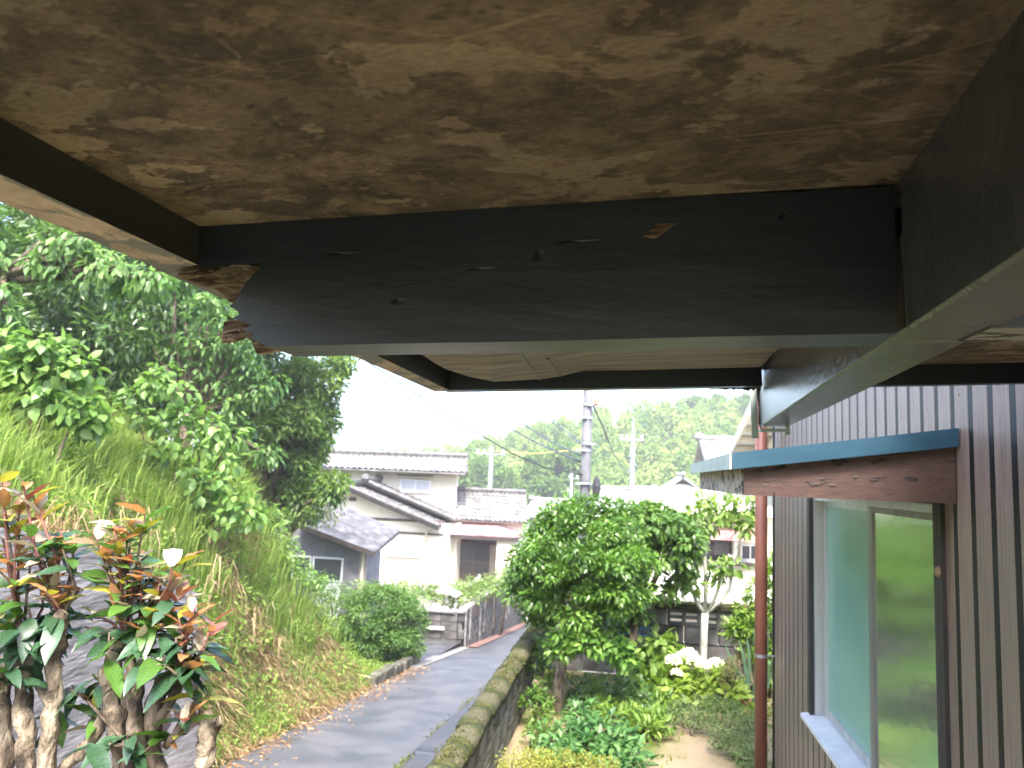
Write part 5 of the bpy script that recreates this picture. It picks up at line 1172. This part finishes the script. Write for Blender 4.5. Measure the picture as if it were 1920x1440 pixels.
for (px, py, r) in ((1262, 1240, .075), (1283, 1233, .08), (1292, 1228, .08), (1305, 1242, .085), (1318, 1248, .07), (1343, 1245, .07), (1270, 1262, .05)):
    c = atY(px, py, 8.55); n_ = 110; v = unit(rnd(n_)); v[:, 2] = abs(v[:, 2])*1.0-.15
    md = leaves(c+v*r*[1, 1, .75], v+rnd(n_)*.4, rnd(n_)*.3+v, rng.uniform(.022, .034, n_), .024, palette(n_, [(.62, .66, .52), (.80, .80, .76)]), .1, .1)
    crown_obj('flower_head', md, 'leaf_matte', hy)
gbush('box_shrub', 'grey-green small-leaved ground shrub beside the downpipe', [(1310, 1325, 0), (1340, 1320, 0), (1370, 1330, 0), (1395, 1345, -.1), (1325, 1350, 0), (1360, 1360, -.1), (1400, 1375, -.2), (1380, 1395, -.4), (1350, 1385, -.3), (1410, 1400, -.5), (1300, 1345, .1), (1415, 1360, -.2), (1270, 1330, .1), (1250, 1345, .1), (1400, 1420, -.7)], 8.3, .12, 260, .03, .5, [(.06, .10, .035), (.10, .15, .06), (.16, .21, .10)], 'leaf_matte')
gbush('heath_tuft', 'tall thin olive tufted plant in front of the strap-leaved clump', [(1365, 1255, 0), (1375, 1240, 0), (1360, 1275, 0), (1380, 1265, 0), (1368, 1245, 0)], 8.5, .08, 120, .03, .35, [(.12, .13, .05), (.19, .19, .09)], 'leaf_matte', stems=4)
gbush('light_green_shrub', 'bright light-green shrub behind the downpipe', [(1400, 1140, 0), (1425, 1110, 0), (1440, 1080, 0), (1395, 1170, 0), (1420, 1180, 0), (1445, 1150, 0), (1410, 1210, 0), (1440, 1220, 0), (1385, 1180, 0), (1450, 1060, .1), (1378, 1178, 0), (1448, 1260, 0)], 9.1, .15, 120, .10, .28, LIME, detail=1, droop=-.1)
# strap-leaved clump
st = thing('strap_leaved_plant', atZ(1405, 1320, 0.), 'clump of long blue-green strap leaves beside the downpipe', 'plant')
for (x0, x1, x2, y2) in ((1400, 1375, 1358, 1205), (1405, 1400, 1385, 1200), (1410, 1425, 1412, 1180), (1395, 1372, 1352, 1255), (1412, 1395, 1372, 1245), (1400, 1410, 1400, 1195), (1420, 1436, 1440, 1200), (1425, 1440, 1450, 1230), (1405, 1385, 1365, 1285), (1430, 1444, 1445, 1260)):
    y = 8.7+rng.uniform(-.1, .1); a = atY(x0, 1325, y); c = atY(x2, y2, y); b_ = atY(x1, (1325+y2)/2-25, y); mb = MB(); prev = None; vs = []
    for k in range(8):
        t_ = k/7; p_ = a*(1-t_)**2+2*b_*t_*(1-t_)+c*t_**2; w = .02*(1-t_**3)+.002; s_ = np.array([.9, .45, 0])*w
        vs += [p_-s_, p_+np.array([0, 0, -.004]), p_+s_]
    mb.add(vs, [(3*k, 3*k+1, 3*k+4, 3*k+3) for k in range(7)]+[(3*k+1, 3*k+2, 3*k+5, 3*k+4) for k in range(7)])
    if 'strap' not in MATS: mat('strap', (.07, .13, .07), (.13, .21, .12), scale=6, rough=.4, trans=.2)
    mb.build('leaf', 'strap', st, smooth=True)
tag(MB().lathe(tuple(atZ(1396, 1335, 0.)), [(.045, 0), (.06, .10), (.068, .105), (.068, .13), (.058, .13), (.05, .11)], 14).build('flower_pot', 'terracotta'), 'small terracotta flower pot among the plants by the downpipe', 'flower pot')
# white trunked little tree
wt = thing('white_trunked_tree', atZ(1320, 1262, 0.), 'small tree with a pale forked trunk and leaf tufts before the end wall', 'tree')
W_ = lambda px, py: atY(px, py, 9.25)
mb = MB(); mb.tube([W_(1321, 1275), W_(1319, 1230), W_(1320, 1190), W_(1322, 1150)], [.045, .042, .040, .042], 9, jit=.05)
for path in ([(1322, 1150), (1305, 1128), (1294, 1095), (1284, 1060)], [(1322, 1150), (1323, 1100), (1322, 1045), (1325, 1000)], [(1322, 1152), (1350, 1128), (1368, 1105), (1376, 1050), (1385, 1015), (1402, 988)], [(1330, 1145), (1345, 1110), (1355, 1075)], [(1325, 1010), (1345, 985)], [(1376, 1050), (1365, 1040)], [(1322, 1040), (1308, 990)]):
    k = len(path); mb.tube([W_(*p_) for p_ in path], list(np.linspace(.028, .011, k)), 7)
mb.build('trunk', 'bark_white', wt, smooth=True)
cl = PXC([(1300, 960, 0), (1325, 950, 0), (1345, 965, 0), (1310, 985, 0), (1335, 985, 0), (1285, 985, 0), (1290, 1010, 0), (1365, 955, 0), (1395, 955, 0), (1410, 970, 0), (1385, 975, 0), (1400, 990, 0), (1350, 1065, 0), (1378, 1060, 0), (1345, 1080, 0), (1290, 1060, 0), (1280, 1080, 0), (1300, 1095, 0), (1425, 950, 0), (1375, 935, .1), (1320, 935, .1)], 9.25, .105)
crown_obj('crown', clump_leaves(cl, 34, .13, .38, [(.06, .12, .03), (.12, .19, .045), (.20, .28, .09)], detail=1, droop=.15), 'leaf', wt)
# moss, weeds and small plants on the garden floor
n_ = 9000; P = np.stack([rng.uniform(-.95, 1.9, n_), rng.uniform(6.2, 9.5, n_), np.full(n_, .0)], 1)
w = np.sin(P[:, 0]*4+1)*.4+np.sin(P[:, 1]*3.1)*.3+(P[:, 1]-7.7)*.9+rng.normal(size=n_)*.5+.9*(P[:, 0] < .05); P = P[w > .35]; n_ = len(P)
crown_obj('ground_cover', leaves(P, rnd(n_)*.8+[0, 0, .8], rnd(n_)*.5+[0, 0, .6], rng.uniform(.02, .07, n_), rng.uniform(.012, .03, n_), palette(n_, [(.06, .11, .02), (.12, .17, .04), (.22, .24, .07)]), .2, .2), 'leaf_matte', None, 'stuff')
tag(bpy.data.objects['ground_cover'], 'low weeds and moss on the garden floor', 'ground cover')
# ferns and ivy on the garden side of the mossy wall
gbush('wall_fern', 'leafy weeds growing against the garden face of the mossy wall', [(1000, 1240, 0), (1015, 1225, .2), (1020, 1260, 0), (1025, 1290, -.1), (1020, 1320, -.3), (1010, 1345, -.5), (1030, 1205, .5), (1005, 1210, .3), (1005, 1375, -.6)], 8.0, .11, 90, .06, .4, [(.04, .09, .02), (.08, .15, .03), (.13, .20, .05)], detail=1, cat='weeds')

# ------------------------------------------------------------------ pruned shrubs in the left foreground: every leaf its own piece
mat('lf_dark', (.022, .055, .026), (.05, .105, .05), scale=30, rough=.25, spec=.5, trans=.12, obj_var=.25)
mat('lf_green', (.045, .11, .02), (.085, .17, .03), scale=30, rough=.3, spec=.5, trans=.3, obj_var=.2)
mat('lf_yellow', (.20, .22, .03), (.32, .28, .05), scale=25, rough=.35, spec=.4, trans=.35, obj_var=.15)
mat('lf_orange', (.30, .135, .055), (.40, .22, .095), scale=25, rough=.32, spec=.5, trans=.3, obj_var=.2)
mat('lf_red', (.22, .07, .045), (.32, .12, .075), scale=25, rough=.3, spec=.5, trans=.25, obj_var=.2)
mat('lf_pale', (.24, .22, .15), (.34, .27, .19), scale=25, rough=.35, spec=.5, trans=.25, obj_var=.15)
def leaf_mesh(m, bend, fold, serr):
    mb = MB(); K = 9; vs = []
    for k in range(K+1):
        t = k/K; w = .19*math.sin(math.pi*min(1, t**.85*.96+.04))**.85*(1 if k not in (0, K) else .12)+(serr*(k % 2))
        zc = -bend*t*t; wob = .015*math.sin(k*1.9)
        vs += [(-w, t, zc+fold*w+wob), (0, t, zc-.006), (w, t, zc+fold*w-wob)]
    mb.add(vs, [(3*k, 3*k+1, 3*k+4, 3*k+3) for k in range(K)]+[(3*k+1, 3*k+2, 3*k+5, 3*k+4) for k in range(K)])
    return mb.mesh('leaf', m, smooth=True)
LM = {m: [leaf_mesh(m, b, f, s_) for b, f, s_ in ((.10, .35, .0), (.25, .22, .006), (.38, .15, .008), (.05, .5, .0))] for m in ('lf_dark', 'lf_green', 'lf_yellow', 'lf_orange', 'lf_red', 'lf_pale')}
def put_leaf(parent, m, base, D, N, L):
    D = D/np.linalg.norm(D); S = np.cross(D, N); S /= np.linalg.norm(S)+1e-9; N = np.cross(S, D)
    o = bpy.data.objects.new('leaf', LM[m][rng.integers(4)]); COL.objects.link(o)
    M_ = Matrix.Identity(4)
    for i in range(3): M_[i][0], M_[i][1], M_[i][2], M_[i][3] = S[i]*L, D[i]*L, N[i]*L, base[i]
    o.parent = parent; o.matrix_parent_inverse = Matrix.Translation(-parent.location); o.matrix_basis = M_
KINDS = {'red': (['lf_red', 'lf_orange', 'lf_red', 'lf_pale'], .060, .55), 'orange': (['lf_orange', 'lf_orange', 'lf_yellow', 'lf_pale'], .066, .35), 'yellow': (['lf_yellow', 'lf_yellow', 'lf_green', 'lf_orange'], .080, .1),
         'mixed': (['lf_pale', 'lf_orange', 'lf_green', 'lf_yellow', 'lf_pale'], .070, .25), 'green': (['lf_green', 'lf_dark', 'lf_green'], .085, -.05), 'dark': (['lf_dark', 'lf_dark', 'lf_dark', 'lf_green'], .092, -.5)}
def shrub(name, label, ycen, trunks, rosettes, base_px):
    b = atY(*base_px, ycen); root = thing(name, (b[0], b[1], 0), label, 'shrub', 'pruned shrubs in the left foreground')
    tops = []
    for (path, r, *mm_) in trunks:
        P = [atY(px, py, ycen+dy_) for px, py, dy_ in path]; k = len(P)
        if path[0][1] >= 1435: P = [np.array([P[0][0], P[0][1], 0.0])]+P; k += 1
        Q = []; r = r*.82
        for i in range(k-1):                                   # knobbly pruned wood
            for j in range(4):
                t = j/4; Q.append(P[i]*(1-t)+P[i+1]*t+rng.normal(size=3)*r*.17)
        Q.append(P[-1]); rr = [r*(1.15-.3*i/len(Q))*(1+rng.uniform(-.16, .20)) for i in range(len(Q))]
        MB().tube(Q, rr, 12, jit=.10).build('trunk', (mm_ or ['bark_pale'])[0], root, smooth=True); tops.append(P[-1])
        MB().tube([Q[-1]-(Q[-1]-Q[-2])*.05, Q[-1]+(Q[-1]-Q[-2])/(np.linalg.norm(Q[-1]-Q[-2])+1e-9)*.0025], rr[-1]*.93, 11).build('cut_end', 'cut_wood', root)
    for (px, py, dy_, kd, nl) in rosettes:
        c = atY(px, py, ycen+dy_); mats_, L, lift = KINDS[kd]
        t0 = min(tops, key=lambda q: np.linalg.norm((q-c)*[1, 1, .6])+(.5 if q[2] > c[2]+.02 else 0))
        mid = (t0+c)/2+rng.normal(size=3)*.012+np.array([0, 0, -.01])
        MB().tube([t0-[0, 0, .01], mid, c], [.0045, .0034, .0022], 6).build('twig', 'twig' if kd in ('red', 'orange', 'mixed') else 'bark', root, smooth=True)
        ax = c-mid; ax = ax/(np.linalg.norm(ax)+1e-9)*.4+np.array([0, 0, .9]); a0 = rng.uniform(0, 6.28)
        nl += 2 if kd in ('mixed', 'green', 'dark') else 1
        for k in range(nl):
            an = a0+k*2.4; out = np.array([math.cos(an), math.sin(an), 0]); el = lift+rng.uniform(-.25, .35)+(.5 if k >= nl-1 and kd != 'dark' else 0)
            D = out*math.cos(el)+np.array([0, 0, 1])*math.sin(el)+ax*.12; N = np.array([0, 0, 1.0])*math.cos(el)-out*math.sin(el)+rng.normal(size=3)*.25
            back = c+(mid-c)/(np.linalg.norm(mid-c)+1e-9)*.012*k
            put_leaf(root, mats_[rng.integers(len(mats_))], back, D, N, L*rng.uniform(.65, 1.2))
    return root
DY = 1.62
shrub('pruned_shrub', 'pruned shrub with orange young leaves at the far left edge', DY,
      [([(8, 1440, 0), (4, 1330, 0), (0, 1240, .02)], .026, 'bark_pale'), ([(52, 1440, 0), (44, 1350, 0), (46, 1270, .02), (44, 1200, .02)], .025), ([(84, 1440, .0), (98, 1340, 0), (104, 1270, 0), (112, 1190, .02), (118, 1150, .03)], .0215),
       ([(100, 1330, .0), (72, 1285, .03), (58, 1255, .05)], .011), ([(120, 1440, .05), (150, 1410, .05), (172, 1395, .05), (196, 1340, .05)], .017), ([(0, 1290, -.03), (4, 1255, -.04)], .011)],
      [(42, 902, 0, 'red', 5), (62, 930, .02, 'orange', 6), (4, 905, -.02, 'orange', 5), (8, 945, 0, 'yellow', 6), (36, 958, .02, 'red', 5), (52, 1000, 0, 'mixed', 6), (36, 1005, .05, 'orange', 6), (20, 1050, 0, 'yellow', 6),
       (80, 1020, .04, 'green', 4), (96, 1058, .03, 'orange', 5), (115, 1000, .05, 'orange', 5), (118, 1030, .0, 'green', 5), (70, 1080, .0, 'mixed', 6), (20, 1100, .0, 'green', 5), (80, 1085, .06, 'orange', 4),
       (50, 1130, 0, 'dark', 5), (95, 1140, .03, 'dark', 5), (20, 1165, 0, 'green', 4), (35, 1180, -.02, 'dark', 5), (75, 1175, .02, 'dark', 4), (20, 1230, -.03, 'dark', 5), (36, 1250, -.03, 'dark', 4), (6, 1130, .02, 'yellow', 5),
       (118, 1130, .05, 'dark', 5), (130, 1080, .06, 'mixed', 5), (150, 1105, .06, 'orange', 4), (165, 1310, .08, 'orange', 4), (120, 1360, .1, 'dark', 3), (5, 1010, .03, 'mixed', 5), (58, 1050, .06, 'green', 5), (140, 1000, .06, 'green', 4), (88, 1110, -.02, 'orange', 5)], (70, 1440))
shrub('pruned_shrub', 'gnarled pruned shrub with red tipped leaves in front of the bank', DY+.03,
      [([(226, 1440, 0), (222, 1370, 0), (208, 1310, -.01), (204, 1262, -.01), (214, 1225, 0), (232, 1195, 0)], .0235), ([(222, 1368, 0), (240, 1300, .01), (246, 1240, .01), (238, 1190, .01)], .0155), ([(258, 1440, -.01), (254, 1350, -.01), (258, 1282, -.01)], .0195, 'bark_pale'),
       ([(292, 1440, .02), (284, 1360, .02), (296, 1300, .02), (318, 1275, .02), (342, 1262, .02)], .027, 'bark'), ([(290, 1360, .0), (318, 1318, -.01), (344, 1270, -.01)], .012, 'bark'), ([(244, 1440, -.04), (242, 1388, -.04)], .020, 'bark'), ([(310, 1400, .01), (338, 1362, .0), (364, 1340, 0)], .010, 'bark'),
       ([(262, 1210, .03), (282, 1195, .03), (270, 1180, .03)], .022, 'bark')],
      [(215, 985, 0, 'orange', 6), (238, 1010, .02, 'green', 4), (246, 975, .04, 'yellow', 4), (272, 965, .05, 'yellow', 5), (200, 1040, 0, 'mixed', 6), (182, 1012, .02, 'orange', 5), (192, 1062, .0, 'green', 5), (225, 1040, .02, 'red', 5),
       (230, 1085, 0, 'orange', 6), (262, 1050, .02, 'orange', 6), (250, 1095, .02, 'mixed', 6), (288, 1060, .02, 'green', 5), (300, 1080, .02, 'orange', 5), (322, 1066, .04, 'mixed', 4), (350, 1050, .06, 'yellow', 4), (215, 1110, 0, 'mixed', 6),
       (240, 1135, 0, 'green', 5), (262, 1140, .02, 'mixed', 6), (285, 1120, .03, 'dark', 5), (300, 1150, 0, 'mixed', 5), (320, 1125, .03, 'dark', 5), (345, 1115, .04, 'red', 5), (365, 1140, .02, 'red', 6), (335, 1160, .0, 'orange', 6), (352, 1180, .02, 'red', 5),
       (402, 1165, .03, 'red', 6), (175, 1150, .03, 'mixed', 5), (190, 1180, 0, 'dark', 6), (205, 1185, -.02, 'dark', 5), (160, 1175, .04, 'dark', 4), (300, 1195, .0, 'dark', 5), (330, 1195, .0, 'dark', 5), (360, 1200, .02, 'dark', 4), (270, 1215, -.03, 'dark', 4),
       (296, 1235, -.03, 'dark', 5), (322, 1232, -.03, 'dark', 5), (345, 1225, -.01, 'mixed', 4), (388, 1212, .0, 'dark', 4), (372, 1230, .02, 'yellow', 3), (180, 1265, .05, 'dark', 4), (135, 1285, .06, 'dark', 3), (180, 1335, .06, 'green', 3), (352, 1290, .02, 'yellow', 4),
       (362, 1335, .02, 'red', 6), (350, 1375, .04, 'yellow', 5), (338, 1335, .02, 'green', 3), (215, 1395, -.05, 'dark', 3), (252, 1378, -.05, 'dark', 4), (280, 1400, -.04, 'green', 3), (165, 1380, .06, 'mixed', 3), (225, 1060, .05, 'mixed', 5), (275, 1085, .06, 'dark', 5)], (260, 1440))
shrub('pruned_shrub', 'bare sawn-off forked stump right of the gnarled shrub', DY+.05, [([(384, 1440, 0), (386, 1400, 0), (386, 1370, 0), (385, 1334, 0)], .023), ([(386, 1385, 0), (400, 1366, 0), (414, 1352, 0)], .015)], [], (385, 1440))
# a single white petal-like bloom caught on the shrub
c = atY(323, 1046, DY-.02); fl = thing('white_flower', c-np.array([0, 0, .02]), 'single white flower held up among the red tipped leaves', 'flower'); 
for k in range(4):
    a = k*1.57; mb = MB(); vs = []
    for i in range(5):
        t = i/4; w = .0165*math.sin(math.pi*(.10+.58*t)); r_ = .002+.011*t**.8; 
        for s_ in (-1, 0, 1): vs.append(c+np.array([math.cos(a)*r_-math.sin(a)*w*s_, math.sin(a)*r_+math.cos(a)*w*s_, -.018+.036*t]))
    mb.add(vs, [(3*i+j, 3*i+j+1, 3*i+j+4, 3*i+j+3) for i in range(4) for j in range(2)]); mb.build('petal', 'petal_white', fl, smooth=True)
MB().tube([c-[0, 0, .02], c-[0, 0, .05], c-[.02, 0, .09]], .0022, 6).build('stem', 'twig', fl)

# ------------------------------------------------------------------ damp air between the garden and the hill
hz = MB().box((-230, -70, -7.0), (240, 275, 24.0)).build('haze', 'wire')
hm = bpy.data.materials.new('haze'); hm.use_nodes = True; nn = hm.node_tree.nodes; nn.clear()
ho = nn.new('ShaderNodeOutputMaterial'); hv = nn.new('ShaderNodeVolumePrincipled'); hm.node_tree.links.new(hv.outputs[0], ho.inputs['Volume'])
hv.inputs['Color'].default_value = (.98, .98, .96, 1); hv.inputs['Density'].default_value = .0014; hv.inputs['Anisotropy'].default_value = .2
hz.data.materials.clear(); hz.data.materials.append(hm); tag(hz, kind='stuff'); tag(hz, 'thin pale haze in front of the far hill', 'haze')
